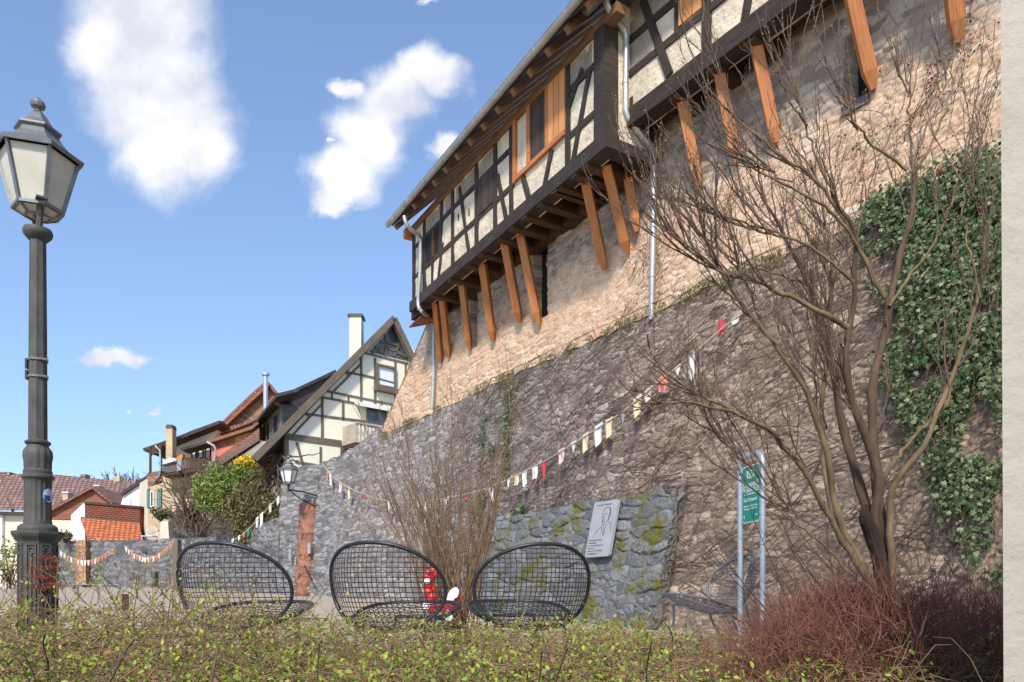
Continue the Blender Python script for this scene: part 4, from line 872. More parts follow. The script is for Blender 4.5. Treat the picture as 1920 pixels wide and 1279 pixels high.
blob(M['roof_dark'], 'eave', Fh, [(-60,964),(-60,958),(235,963),(235,968)], (0,.6,0), Y=61.9)
for x0,x1,y0,y1 in ((151,160,889,899),(213,224,893,903),(0,18,885,892),(245,254,901,912)):
    blob(M['tile_brown'] if x0 != 213 else M['tan'], 'chimney', Fh, [(x0,y1),(x0,y0),(x1,y0),(x1,y1)], (0,.8,0), Y=68.5)

# ------------------------------------------------------------ garden wall beyond
gpts = [at(519,1108,26.9)[:2], at(440,1108,30)[:2], at(330,1108,33.5)[:2], at(215,1108,34.5)[:2], at(100,1108,35.5)[:2]]
gt = [(532,966,27.3),(480,985,28.5),(440,1001,30),(380,1008,32),(330,1010,33.5),(250,1013,34.2),(165,1013,35),(100,1016,35.5)]
Gw = thing('garden_wall', 'low grey rubble garden wall running from the tall wall to the lamp post', 'wall', (-14, 33, 0))
T3 = np.array([at(*q) for q in gt]); T3 = resample(T3, 700); nv = 90
SL = np.concatenate([[0], np.cumsum(np.linalg.norm(np.diff(T3[:,:2], axis=0), axis=1))])
S = SL[:,None]*np.ones((1,nv)); K = np.linspace(0,1,nv)[None]*np.ones((700,1)); zt_ = T3[:,2][:,None]+.06*fbm(S*2,S*0,31)
Z = .3+(zt_-.3)*K; tgv = np.gradient(T3[:,:2], axis=0); tgv /= np.linalg.norm(tgv, axis=1, keepdims=True); nn = np.stack([tgv[:,1], -tgv[:,0]],1); nn[(nn*T3[:,:2]).sum(1) > 0] *= -1
off = .1*fbm(S*.8,Z,32)+.07*fbm(S*3,Z*4,33); rel, cel, edg = stones(S, Z, .26, 1.8, 90, .06); off = off+rel
V = np.stack([T3[:,0][:,None]+nn[:,0][:,None]*off, T3[:,1][:,None]+nn[:,1][:,None]*off, Z], -1)
np_mesh('wall_face', V.reshape(-1,3), grid_faces(700,nv), M['garden_stone'], Gw, True, uv=np.stack([S.ravel(), Z.ravel()],1), attrs=dict(cell=cel, edge=edg))
mb = MB()
for i in range(0, 699):
    a, b = V[i,-1]+np.array([0,0,-.0]), V[i+1,-1]; mb.poly([a, b, b+np.array([.1,.45,0]), a+np.array([.1,.45,0])]); mb.poly([a+np.array([.1,.45,0]), b+np.array([.1,.45,0]), np.array([b[0]+.1,b[1]+.45,.3]), np.array([a[0]+.1,a[1]+.45,.3])])
mb.build('coping', M['garden_plain'], Gw)

mb = MB(); mb.prism([at(143,1098,34.6), at(143,1013,34.6), at(160,1013,34.6), at(161,1098,34.6)], (0,.5,0)); mb.build('brick_pier', M['pier'], Gw)
# ------------------------------------------------------------ lamp post
LX, LY = at(71, 1108, 4.6)[:2]
def lantern(mbf, mbg, mbt, c, z0, sc, n=6, rot=0.3):
    """six-sided tapering lantern standing on z0 (bottom ring), scale 1 = 0.5 m wide"""
    r0, r1, h = .155*sc, .255*sc, .375*sc
    q = [rot+2*math.pi*k/n for k in range(n)]; P0 = [np.array([c[0]+r0*math.cos(a), c[1]+r0*math.sin(a), z0]) for a in q]; P1 = [np.array([c[0]+r1*math.cos(a), c[1]+r1*math.sin(a), z0+h]) for a in q]
    for k in range(n):
        j = (k+1) % n; mbf.bar(P0[k], P1[k], .022*sc, .022*sc, up=(math.cos(q[k]), math.sin(q[k]), 0)); mbf.bar(P0[k], P0[j], .026*sc, .022*sc); mbf.bar(P1[k], P1[j], .03*sc, .03*sc)
        m_ = lambda p, e: np.array([c[0]+(p[0]-c[0])*e, c[1]+(p[1]-c[1])*e, p[2]])
        mbg.poly([m_(P0[k],.97), m_(P0[j],.97), m_(P1[j],.97), m_(P1[k],.97)]); mbg.poly([m_(P0[k],.94), m_(P1[k],.94), m_(P1[j],.94), m_(P0[j],.94)])
    mbg.poly([np.array([c[0]+(p[0]-c[0])*.55, c[1]+(p[1]-c[1])*.55, z0-.045*sc]) for p in P0][::-1])
    for k in range(n):
        j = (k+1) % n; a, b = P0[k], P0[j]; cc = lambda p: np.array([c[0]+(p[0]-c[0])*.55, c[1]+(p[1]-c[1])*.55, z0-.045*sc]); mbg.poly([a, cc(a), cc(b), b])
        mbf.bar(cc(a), cc(b), .014*sc, .014*sc); mbf.bar(a, cc(a), .016*sc, .016*sc)
    zt_ = z0+h
    prof = [(.285,-.015),(.292,.01),(.262,.028),(.20,.065),(.15,.125),(.128,.165),(.150,.178),(.150,.192),(.118,.205),(.085,.245),(.055,.295),(.042,.31)]
    mbt.lathe([(r*sc, z*sc) for r, z in prof], (c[0], c[1], zt_), n, rot=rot)
    mbt.lathe([(r*sc, z*sc) for r, z in [(.02,.31),(.034,.318),(.02,.33),(.018,.34),(.044,.355),(.05,.375),(.042,.395),(.024,.41),(.008,.425)]], (c[0], c[1], zt_), 12)
LP = thing('street_lamp', 'tall dark cast-iron lamp post with frosted six-sided lantern and fluted base', 'street lamp', (LX, LY, 0))
zt = lambda py: E+(HY-py)/F*4.6
mb = MB(); mb.lathe([(.058,zt(838)),(.055,zt(640)),(.050,zt(450))], (LX,LY,0), 32, flute=lambda k, r, z: r*(1-.11*(k % 4 == 0)-.05*(k % 4 in (1,3)))); mb.build('shaft', M['iron'], LP, smooth=True)
mb = MB(); mb.lathe([(.05,zt(452)),(.062,zt(450)),(.085,zt(443)),(.092,zt(437)),(.085,zt(431)),(.05,zt(428)),(.03,zt(424))], (LX,LY,0), 24); mb.build('collar', M['iron'], LP, smooth=True)
mb = MB()
mb.lathe([(.085,zt(892)),(.088,zt(884)),(.074,zt(878)),(.076,zt(866)),(.083,zt(856)),(.080,zt(846)),(.066,zt(838)),(.064,zt(836)),(.078,zt(832)),(.078,zt(829)),(.06,zt(826)),(.055,zt(824))], (LX,LY,0), 48)
mb.lathe([(.086,zt(985)),(.086,zt(980)),(.083,zt(975)),(.083,zt(905)),(.086,zt(900)),(.098,zt(897)),(.098,zt(893)),(.088,zt(890)),(.06,zt(889))], (LX,LY,0), 64, flute=lambda k, r, z: r*(1-(.075 if k % 4 in (1,2) else 0)*(1 if zt(976) < z < zt(904) else 0)))
mb.lathe([(.0795,zt(882)),(.0815,zt(866)),(.0875,zt(856)),(.084,zt(846)),(.067,zt(839))], (LX,LY,0), 48, flute=lambda k, r, z: r*(1.03-.07*(k % 4 in (1,2))))
mb.lathe([(.10,zt(1000)),(.116,zt(998)),(.122,zt(993)),(.116,zt(988)),(.100,zt(984)),(.08,zt(982))], (LX,LY,0), 32); mb.build('fluted_base', M['iron'], LP, smooth=True)
mb = MB(); mb.lathe([(.125,0),(.125,.14),(.116,.16),(.116,zt(1022)),(.122,zt(1016)),(.148,zt(1007)),(.156,zt(1002)),(.156,zt(997)),(.12,zt(996)),(.05,zt(995))], (LX,LY,0), 8, rot=R(22.5+12))
for k in range(8):
    a = R(22.5+12)+math.pi/4*k+math.pi/8; nx, ny = math.cos(a), math.sin(a); ri = .116*math.cos(math.pi/8); tx_, ty_ = -ny, nx; w = .027
    for e in (-1, 1): mb.bar((LX+nx*ri+tx_*w*e, LY+ny*ri+ty_*w*e, .15), (LX+nx*ri+tx_*w*e, LY+ny*ri+ty_*w*e, zt(1022)), .010, .02, up=(nx,ny,0))
    mb.bar((LX+nx*ri-tx_*w, LY+ny*ri-ty_*w, zt(1022)), (LX+nx*ri+tx_*w, LY+ny*ri+ty_*w, zt(1022)), .02, .010)
    zc = zt(1034); mb.tube([(LX+nx*(ri+.005)+tx_*.017*math.cos(t), LY+ny*(ri+.005)+ty_*.017*math.cos(t), zc+.022*math.sin(t)) for t in np.linspace(0, 2*math.pi, 11)], .005, 5)
    mb.tube([(LX+nx*(ri+.003), LY+ny*(ri+.003), .2), (LX+nx*(ri+.003), LY+ny*(ri+.003), zc-.03)], .008, 5)
mb.build('pedestal', M['iron'], LP)
f_, g_, t_ = MB(), MB(), MB(); lantern(f_, g_, t_, (LX-.0, LY), zt(395), .87, rot=R(18))
lt_ = f_.build('lantern_frame', M['iron_top'], LP); g_.build('lantern_glass', M['lamp_glass'], lt_); t_.build('lantern_roof', M['iron_top'], LP)
for e in (-1, 1):
    mb = MB(); ex, ey = math.cos(R(-50)), math.sin(R(-50))
    mb.tube([(LX+ex*r*e, LY+ey*r*e, z) for r, z in ((.06,zt(431)),(.075,zt(415)),(.085,zt(408)),(.10,zt(397)),(.13,zt(391)))], [.02,.018,.02,.022,.014], 8)
    mb.box8([(LX+ex*a*e-ey*b, LY+ey*a*e+ex*b, z) for z in (zt(388)-.012, zt(388)) for a, b in ((.10,-.03),(.17,-.03),(.17,.03),(.10,.03))]); mb.build('lantern_arm', M['iron'], LP, smooth=False)
mb = MB(); mb.lathe([(.03,zt(428)),(.016,zt(420)),(.014,zt(410)),(.032,zt(406)),(.036,zt(403))], (LX,LY,0), 12); mb.build('lamp_spigot', M['black'], LP, smooth=True)
for y_ in (676, 708):
    mb = MB(); mb.lathe([(.058,zt(y_)-.008),(.062,zt(y_)-.006),(.062,zt(y_)+.006),(.058,zt(y_)+.008)], (LX,LY,0), 24); mb.bar((LX+.04,LY-.05,zt(y_)),(LX+.085,LY-.02,zt(y_)),.012,.012); mb.build('pipe_clamp', M['iron_top'], LP)
mb = MB(); mb.box((LX-.07,LY-.03,zt(693)),(LX-.055,LY+.03,zt(674))); mb.box((LX-.07,LY-.03,zt(713)),(LX-.055,LY+.03,zt(696))); mb.build('bracket_plate', M['black'], LP)
mb = MB(); a0 = R(-45)
for i in range(6):
    pass
def curved_sticker(name, m, a0, a1, z0, z1, r, parent, ell=True):
    mb = MB(); n = 8
    for i in range(n):
        for j in range(n):
            c4 = [(i/n,j/n),((i+1)/n,j/n),((i+1)/n,(j+1)/n),(i/n,(j+1)/n)]
            if ell:
                f = lambda u, v: (.5+(u-.5)*math.sqrt(max(.02, 1-(2*abs(v-.5))**3)), v)
                c4 = [f(*q) for q in c4]
            mb.poly([(LX+r*math.cos(a0+(a1-a0)*u), LY+r*math.sin(a0+(a1-a0)*u), z0+(z1-z0)*v) for u, v in c4])
    return mb.build(name, m, parent)
st = curved_sticker('sticker', M['sticker_pale'], R(-38), R(18), zt(943), zt(917), .0875, LP)
curved_sticker('sticker_print', M['sticker_blue'], R(-33), R(-4), zt(940), zt(930), .0885, st, False)

for ch_ in LP.children_recursive:      # slim the whole post a little
    if not ch_.name.startswith('lantern'):
        n_ = len(ch_.data.vertices); co = np.empty(n_*3); ch_.data.vertices.foreach_get('co', co); co = co.reshape(-1,3); co[:,0] = LX+(co[:,0]-LX)*.9; co[:,1] = LY+(co[:,1]-LY)*.9; ch_.data.vertices.foreach_set('co', co.ravel())
# ------------------------------------------------------------ wire net lounge chairs
def chair_mesh(parent, rim_r=.0155, tint=M['black'], netm=M['black']):
    W, H_, lean = .50, .335, .30
    zc = .745
    def back(x, v):  # unit disc -> point; convex towards the rear
        b = (1-min(1, x*x+v*v)); return np.array([W*x, -.02 - lean*(v*H_+.33) + .20*(x*x) - .12*b, zc + H_*v])
    def seat(x, v):
        b = (1-min(1, x*x+v*v)); y = .40+.42*v; return np.array([.43*x, y, (.44+.26*(y-.1)) + .04*x*x - .09*b])
    q = np.linspace(0, 2*math.pi, 65)
    def rim(f, r, name, m, nx):
        mb = MB(); sq = lambda t: (math.copysign(abs(math.cos(t))**.92, math.cos(t)), math.copysign(abs(math.sin(t))**.92, math.sin(t)))
        P_ = [f(*sq(t)) for t in q]; mb.tube(P_, r, 10, caps=False); mb.build(name, m, parent, smooth=True)
    rim(back, rim_r, 'back_rim', tint, 0); rim(seat, rim_r*.95, 'seat_rim', tint, 0)
    for f, nm, wx, wy in ((back,'back_net',W,H_),(seat,'seat_net',.43,.42)):
        Pn = []
        for wdt, L_, sw in ((wx, wy, 0), (wy, wx, 1)):
            n = int(2*wdt/.036)
            for i in range(1, n):
                a = -1+2*i/n; e = math.sqrt(max(0, 1-a*a)); t = np.linspace(-e, e, 18)
                Pn.append([f(a, b) if not sw else f(b, a) for b in t])
        Pn = np.array(Pn); V, Fq = tubes_np(Pn, np.full(Pn.shape[:2], .0034), 4); np_mesh(nm, V, Fq, netm, parent)
    for sx in (-1, 1):
        mb = MB(); mb.tube(smoothline([(sx*.30,.15,.44),(sx*.31,.12,.3),(sx*.34,-.08,.012)], 14), .016, 8); mb.build('leg', tint, parent, smooth=True)
        mb = MB(); mb.tube(smoothline([(sx*.22,.62,.50),(sx*.24,.60,.3),(sx*.28,.66,.012)], 14), .016, 8); mb.build('leg', tint, parent, smooth=True)
    mb = MB(); mb.tube([(-.30,.15,.43),(.30,.15,.43)], .014, 8); mb.tube([(-.22,.62,.50),(.22,.62,.50)], .014, 8); mb.build('cross_bar', tint, parent, smooth=True)
WORLD[0] = False
def copy_tree(o, loc, rz, label):
    c = o.copy(); C.objects.link(c); c.location = loc; c.rotation_euler = (0,0,rz); c['label'] = label
    for ch in list(o.children):
        d = ch.copy(); C.objects.link(d); d.parent = c
    return c
gch = 'wire net lounge chairs on the square'
c0 = thing('net_chair', 'black wire net chair nearest the lamp post, its back to the viewer', 'chair', (at(428,1108,5.8)[0], 5.8, -.04), R(-14), gch)
chair_mesh(c0)
bpy.context.view_layer.update()
copy_tree(c0, (at(716,1108,5.75)[0], 5.75, -.04), R(-20), 'middle black wire net chair with a red spring toy behind it')
copy_tree(c0, (at(1006,1108,6.0)[0], 6.0, -.035), R(20), 'black wire net chair in front of the mossy buttress')
c3 = thing('net_chair', 'small grey wire net chair seen from the side below the green sign', 'chair', (at(1372,1108,8.6)[0], 8.6, .02), R(97), gch)
chair_mesh(c3, .017, M['iron_mid'], M['iron_mid'])
WORLD[0] = True

# ------------------------------------------------------------ spring toy
SX, SY = at(826,1108,7.9)[:2]; gz = .02
Tt = thing('spring_rider', 'red and white spring riding toy behind the middle net chair', 'spring toy', (SX, SY, gz))
def pp(px, py, dy=0.0): return at(px, py, SY+dy)
mb = MB(); mb.prism([pp(*q) for q in ((836,1131),(838,1118),(843,1108),(850,1102),(856,1101),(860,1106),(860,1113),(857,1120),(852,1122),(848,1131),(843,1131))], (0,.06,0)); mb.build('tail_panel', M['white_plastic'], Tt, bevel=.01)
mb = MB(); mb.prism([pp(x, y, .06) for x, y in ((841,1131),(843,1118),(849,1107),(854,1103),(861,1108),(864,1119),(861,1132),(856,1137),(846,1136))], (0,.05,0)); mb.build('tail_panel', M['red_plastic'], Tt, bevel=.01)
mb = MB(); mb.prism([pp(x, y, .0) for x, y in ((798,1132),(806,1128),(815,1133),(826,1130),(833,1124),(850,1134),(853,1143),(840,1148),(824,1150),(805,1149))], (0,.12,0)); mb.build('body', M['red_plastic'], Tt, bevel=.015)
mb = MB(); mb.prism([pp(x, y, -.03) for x, y in ((836,1150),(838,1143),(846,1146),(848,1158),(844,1166),(836,1162))], (0,.03,0)); mb.build('side_board', M['white_plastic'], Tt, bevel=.008)
mb = MB()
for cx_, cy_, r_ in ((803,1074,.035),(812,1070,.045),(817,1076,.04),(800,1081,.03),(806,1086,.04),(804,1098,.05),(803,1110,.05),(810,1120,.055),(812,1104,.03),(809,1128,.05)):
    p = pp(cx_, cy_, .05); mb.lathe([(r_*.35,-r_),(r_*.85,-r_*.6),(r_,0),(r_*.85,r_*.6),(r_*.35,r_)], tuple(p), 10)
mb.build('figure', M['red_plastic'], Tt, smooth=True)
mb = MB(); p = pp(801,1090,.0); mb.lathe([(.01,-.03),(.035,-.015),(.035,.015),(.01,.03)], tuple(p), 10); mb.build('white_knob', M['white_plastic'], Tt); mb = MB(); p = pp(800,1131,-.02); mb.box((p[0]-.04,p[1],p[2]-.06),(p[0]+.03,p[1]+.05,p[2]+.03)); mb.build('white_trim', M['white_plastic'], Tt)
mb = MB(); c = pp(824,1150,.06); mb.tube([(c[0]+.075*math.cos(t), c[1]+.075*math.sin(t), gz+(c[2]-gz)*t/(2*math.pi*6)) for t in np.linspace(0, 2*math.pi*6, 110)], .013, 6); mb.build('coil_spring', M['iron_top'], Tt, smooth=True)

# ------------------------------------------------------------ green sign, plaque
SGr, SGl = at(1430,1108,7.4), at(1388,1108,7.85); zT = E+1.385
SG = thing('sign', 'green information sign in a galvanised tube frame behind the side-on net chair', 'sign', (SGr[0], SGr[1], 0))
a, b = SGr[:2], SGl[:2]; d_ = b-a; Ls = np.linalg.norm(d_); d_ = d_/Ls
fp_ = lambda t, z: np.array([a[0]+d_[0]*t, a[1]+d_[1]*t, z])
mb = MB(); arc = [fp_(0,0), fp_(0,zT-.14)] + [fp_(.12*(1-math.cos(q)), zT-.12+.12*math.sin(q)) for q in np.linspace(0, math.pi/2, 8)] + [fp_(Ls-.12+.12*math.sin(q), zT-.12+.12*math.cos(q)) for q in np.linspace(0, math.pi/2, 8)] + [fp_(Ls,zT-.14), fp_(Ls,0)]
mb.tube(arc, .028, 12); mb.build('tube_frame', M['galv'], SG, smooth=True)
FS = Frame(a[0], a[1], *d_)
def rrect(fr, s0, s1, z0, z1, r, d, n=6):
    out = []
    for cx_, cz_, q0 in ((s1-r, z1-r, 0), (s0+r, z1-r, 90), (s0+r, z0+r, 180), (s1-r, z0+r, 270)):
        for i in range(n+1): q = R(q0+90*i/n); out.append(fr.p(cx_+r*math.cos(q), cz_+r*math.sin(q), d))
    return out
zp1, zp0 = E+1.385-.10, E+.70
nS = np.array([*FS.n, 0])
mb = MB(); mb.prism(rrect(FS, .045, Ls-.045, zp0, zp1, .045, -.006), nS*.010); pn = mb.build('sign_panel', M['sign_white'], SG)
mb = MB(); mb.prism(rrect(FS, .057, Ls-.057, zp0+.012, zp1-.012, .038, .0045), nS*.002); mb.build('green_face', M['sign_green'], pn)
flip = FS.d[0]*FS.n[1]-FS.d[1]*FS.n[0]      # which way the text reads
def text(body, fr, s, z, h, d, m, parent, name='lettering', rdir_=None, upv=None, org=None, align='CENTER', sx=1.0):
    cu = bpy.data.curves.new(name, 'FONT'); cu.body = body; cu.size = h; cu.align_x = align; cu.align_y = 'CENTER'; cu.extrude = .0006; cu.resolution_u = 3
    if rdir_ is None:
        n = np.array([*fr.n, 0]); rdir_ = np.cross(np.array([0,0,1.]), n); upv = np.array([0,0,1.]); org = fr.p(s, z, d)
    n = np.cross(rdir_, upv)
    tmp = bpy.data.objects.new('t', cu); C.objects.link(tmp); bpy.context.view_layer.update()
    dg = bpy.context.evaluated_depsgraph_get(); me = bpy.data.meshes.new_from_object(tmp.evaluated_get(dg)); bpy.data.objects.remove(tmp)
    co = np.empty(len(me.vertices)*3); me.vertices.foreach_get('co', co); co = co.reshape(-1,3)
    W_ = org[None] + co[:,:1]*rdir_[None]*sx + co[:,1:2]*upv[None] + co[:,2:]*n[None]; me.vertices.foreach_set('co', W_.ravel()); me.name = name; me.materials.clear()
    return link_mesh(name, me, m, parent)
sm = Ls/2; zz_ = lambda f: zp1-(zp1-zp0)*f
mb = MB()
for (u0,v0,u1,v1) in ((-.07,.10,.07,.10),(-.07,.10,-.06,.23),(.07,.09,.065,.21),(-.06,.23,.065,.22),(-.05,.11,0,.18),(.05,.11,0,.18),(-.04,.2,.05,.19)):
    mb.bar(FS.p(sm+u0*flip*-1, zz_(v0), .009), FS.p(sm-u1*flip, zz_(v1), .009), .009, .003, up=nS)
mb.build('emblem', M['sign_white'], pn)
text('Lesepfad', FS, sm, zz_(.335), .085, .009, M['sign_white'], pn); text('Waldkirch', FS, sm, zz_(.425), .085, .009, M['sign_white'], pn)
text('am alten Stadtmauerweg', FS, sm, zz_(.50), .026, .009, M['sign_white'], pn)
text('Stadtmauer', FS, sm, zz_(.60), .062, .009, M['sign_white'], pn)
text('Stadt und Verein am Weg', FS, sm, zz_(.71), .026, .009, M['sign_white'], pn); text('Rundgang mit acht Tafeln', FS, sm, zz_(.76), .026, .009, M['sign_white'], pn)
text('4', FS, sm+.12*flip*-1*-1 if False else Ls-.10, zz_(.90), .06, .009, M['sign_white'], pn); text('Tafel', FS, .11, zz_(.88), .025, .009, M['sign_white'], pn)
# plaque on the buttress
def bp(px, py, o): s, z = hit(px, py, low, o); return low(s, z, o)
OP = .42
Pq = [bp(1098,1046,OP), bp(1143,1043,OP), bp(1163,937,OP), bp(1117,943,OP)]
pc = sum(Pq)/4; PLq = thing('plaque', 'pale grey memorial plaque with a line portrait fixed to the sloping buttress', 'plaque', tuple(pc))
rx = Pq[1]-Pq[0]; Wp = np.linalg.norm(rx); rx /= Wp; upv = Pq[3]-Pq[0]; upv -= rx*np.dot(upv, rx); Hp = np.linalg.norm(upv); upv /= Hp; npq = np.cross(rx, upv); npq = npq if np.dot(npq, -pc) > 0 else -npq
loc = lambda u, v, d=0: Pq[0] + rx*u*Wp + upv*v*Hp + npq*d
out = []
for cu_, cv_, q0 in ((.92,.955,0),(.08,.955,90),(.08,.045,180),(.92,.045,270)):
    for i in range(5): q = R(q0+90*i/4); out.append(loc(cu_+.08*math.cos(q), cv_+.045*math.sin(q), -.03))
mb = MB(); mb.prism(out, npq*.05); pl_ = mb.build('slab', M['plaque'], PLq)
def ink(name, lines, w=.006, m=M['plaque_ink']):
    mb = MB()
    for L_ in lines:
        for p, q in zip(L_[:-1], L_[1:]): mb.bar(loc(p[0],p[1],.0225), loc(q[0],q[1],.0225), w, .003, up=npq)
    mb.build(name, m, PLq)
head = [(.50,.60),(.46,.66),(.44,.74),(.45,.80),(.52,.86),(.62,.88),(.72,.86),(.78,.80),(.78,.73),(.74,.66),(.68,.62),(.60,.575),(.54,.575),(.50,.60)]
ink('portrait', [head, [(.70,.86),(.74,.80),(.73,.72),(.70,.66)], [(.47,.755),(.53,.765)], [(.57,.765),(.64,.76)], [(.54,.745),(.51,.69),(.56,.685)], [(.50,.655),(.60,.652)], [(.49,.635),(.52,.62),(.6,.63)],
    [(.72,.62),(.82,.58),(.88,.52),(.90,.44)], [(.54,.575),(.50,.53),(.36,.48),(.24,.40),(.20,.34)], [(.55,.55),(.62,.47),(.70,.58)], [(.50,.53),(.55,.42)], [(.62,.47),(.58,.38)], [(.66,.45),(.62,.37)]], .007)
mb = MB(); mb.prism([loc(u, v, .021) for u, v in ((.70,.86),(.77,.80),(.775,.73),(.74,.67),(.70,.66),(.73,.72),(.74,.80))], npq*.003); mb.build('hair', M['iron_top'], PLq)
def ptext(t, u, v, h): text(t, None, 0, 0, h, 0, M['plaque_ink'], PLq, rdir_=rx, upv=upv, org=loc(u, v, .0225), align='LEFT')
ptext('In ehrendem Gedenken', .12, .93, .042)
for i, (t, h) in enumerate((('Ehrenbürger der Stadt',.036),('Heimatdichter',.036),('der die alte Stadtmauer vor',.036),('dem Abriss',.036),('bewahrte und den Bürgern',.036),('zurückgegeben hat',.036))): ptext(t, .07, .30-.048*i, h)

# ------------------------------------------------------------ sandstone pilaster, wall lantern, small plates
pb = hit(566, 1118, low, .2); s_p = pb[0]; wS = .30
Pi = thing('pilaster', 'red sandstone block pilaster under the wall lantern', 'pilaster', tuple(low(s_p, .3, .3)))
ztp = hit(562, 945, low, .3)[1]
nv = 60; prof = [(-wS,.0),(-wS,.36),(-wS*.33,.36),(-wS*.3,.36),(wS,.30),(wS,.0)]
V = []; UVp = []
for j in range(nv):
    z = -.1+(ztp+.1)*j/(nv-1)
    for i, (ds, o) in enumerate(prof):
        nz = .03*math.sin(z*9+i*2)+.03*float(fbm(np.array([z*3.0]), np.array([i*5.0]), 77)[0]); V.append(low(s_p+ds+nz, z, o+nz+.1*(z < .7))); UVp.append((ds+o, z))
V = np.array(V); np_mesh('blocks', V, np.concatenate([grid_faces(nv, 6)]), M['red_sandstone'], Pi, True, uv=np.array(UVp))
mb = MB(); mb.poly([V[(nv-1)*6+i] for i in range(6)]); mb.build('top', M['red_sandstone'], Pi)
LWx = at(541, 915, 25.2); WL = thing('wall_lamp', 'white-glazed lantern on a scrolled iron bracket above the red pilaster', 'wall lamp', tuple(LWx))
f_, g_, t_ = MB(), MB(), MB(); lantern(f_, g_, t_, LWx[:2], at(541,905,25.2)[2], 1.15, rot=R(10))
lf = f_.build('lantern_frame', M['black'], WL); g_.build('lantern_glass', M['white_plastic'], lf); t_.build('lantern_roof', M['iron_top'], WL)
mb = MB(); zb_ = at(541,918,25.2)[2]; x0, y0 = LWx[:2]; wp = low(s_p-.05+.0, 3.6, .1); wx_, wy_ = wp[0]+.35, wp[1]-.15
mb.tube([(x0,y0,zb_+.2),(x0,y0,zb_-.05)], [.05,.03], 8); mb.tube([(x0,y0,zb_),(x0+(wx_-x0)*.5,y0+(wy_-y0)*.5,zb_-.02),(wx_,wy_,zb_-.1)], .025, 8)
mb.tube(smoothline([(x0,y0,zb_),(x0+(wx_-x0)*.3,y0+(wy_-y0)*.3,zb_-.22),(x0+(wx_-x0)*.7,y0+(wy_-y0)*.7,zb_-.42),(wx_,wy_,zb_-.45)], 20), .02, 6)
for k, (cf, rr) in enumerate(((.62,.13),(.80,.09))):
    mb.tube([(x0+(wx_-x0)*(cf+rr*1.2*math.cos(t)*(1-t/14)), y0+(wy_-y0)*(cf+rr*1.2*math.cos(t)*(1-t/14)), zb_-.24+rr*(1-t/14)*math.sin(t)) for t in np.linspace(0, 9, 30)], .013, 5)
mb.tube([(wx_,wy_,zb_+.25),(wx_,wy_,zb_-.75)], .025, 8); mb.build('bracket', M['black'], WL, smooth=True)
for (x,y,x2,y2,lab) in ((576,1018,581,1038,'small pale plate on the wall right of the red pilaster'),(541,1030,545,1049,'small white plate on the wall left of the red pilaster')):
    p = [bp(x,y2,.32), bp(x2,y2,.32), bp(x2+.5,y,.34), bp(x+.5,y,.34)]; mb = MB(); mb.prism(p, (.03,.05,0)); o = mb.build('wall_plate', M['plaque'], None); tag(o, lab, 'plate')
mb = MB(); mb.tube([bp(571,1061,.45), bp(585,1087,.45)], .03, 8); mb.tube([bp(571,1061,.45), bp(571,1061,.1)], .02, 6); mb.tube([bp(585,1087,.45), bp(585,1087,.1)], .02, 6); o = mb.build('handrail', M['black'], None); tag(o, 'short black handrail slanting down beside the red pilaster', 'handrail')
o = blob(M['garden_plain'], 'stone_post', None, [(284,1094),(286,1078),(290,1072),(289,1100),(284,1100)], (0,.3,0), Y=26); tag(o, 'narrow grey standing stone in front of the garden wall', 'stone')
o = blob(M['gray_frame'], 'gate_post', None, [(318,1104),(325,1100),(322,1030),(327,1012),(333,1012),(333,1108)], (0,.3,0), Y=25); tag(o, 'dark leaning wooden post just left of the first net chair', 'post')
o = blob(M['red_sandstone'], 'stone_stub', None, [(215,1145),(217,1117),(228,1114),(229,1145)], (0,.18,0), Y=9.5); tag(o, 'reddish stone stub rising from the low hedge', 'stone')
mb = MB(); p0, p1 = at(108,1096,20), at(224,1097,20); mb.tube([p0,p1], .022, 8); 
for f in (0,.33,.66,1): q = p0+(p1-p0)*f; mb.tube([q, (q[0],q[1],.3)], .025, 6)
o = mb.build('railing', M['iron_mid'], None); tag(o, 'low blue-grey metal railing in front of the garden wall', 'railing')

# ------------------------------------------------------------ grey render pillar, right edge
RP = MB(); a = at(1875,1108,2.0); x0 = a[0]
RP.prism([(x0+.012,2.0,-.1),(x0+.62,1.9,-.1),(x0+.8,2.33,-.1),(x0+.40,2.35,-.1)], (-.012,0,2.75)); 
o = RP.build('rendered_pillar', M['render_pillar'], None, bevel=.012); tag(o, 'pale grey roughcast wall corner filling the right edge', 'pillar')

# ------------------------------------------------------------ bunting
def bunting(name_label, pts3, flags, cat='bunting', grp=None, cr_=.012):
    t = thing('bunting', name_label, cat, tuple(pts3[0]), 0, grp)
    mb = MB(); line = smoothline(pts3, 60, 1); mb.tube(line, cr_, 5); mb.build('cord', M['cord'], t)
    for (p, w, h, m, kind, tw) in flags:
        mb = MB(); i = int(np.argmin(np.linalg.norm(line-p, axis=1))); i = min(max(i,1), len(line)-2); d = line[i+1]-line[i-1]; d /= np.linalg.norm(d); nrm = np.cross(d, [0,0,1.]); nrm /= np.linalg.norm(nrm)
        nx_, nz_ = 5, 6; G_ = []
        for a in range(nz_+1):
            v = a/nz_; ww = w*((1-v)*1.0+.06 if kind == 'tri' else (1-.25*v)); row = []
            for b in range(nx_+1):
                u = b/nx_-.5; row.append(p + d*u*ww*(1+.0) + np.array([0,0,-1.])*(h*v*(1+.1*math.sin(u*5+tw))) + nrm*(.14*w*math.sin(u*6+v*3+tw)*v+.05*w*v*math.sin(tw*3)) + d*(.18*w*v*math.sin(tw)))
            G_.append(row)
        th = nrm*.004
        for a in range(nz_):
            for b in range(nx_): q = [G_[a][b], G_[a][b+1], G_[a+1][b+1], G_[a+1][b]]; mb.poly(q); mb.poly([x+th for x in q][::-1])
        mb.build('flag', M[m], t, smooth=False)
    return t
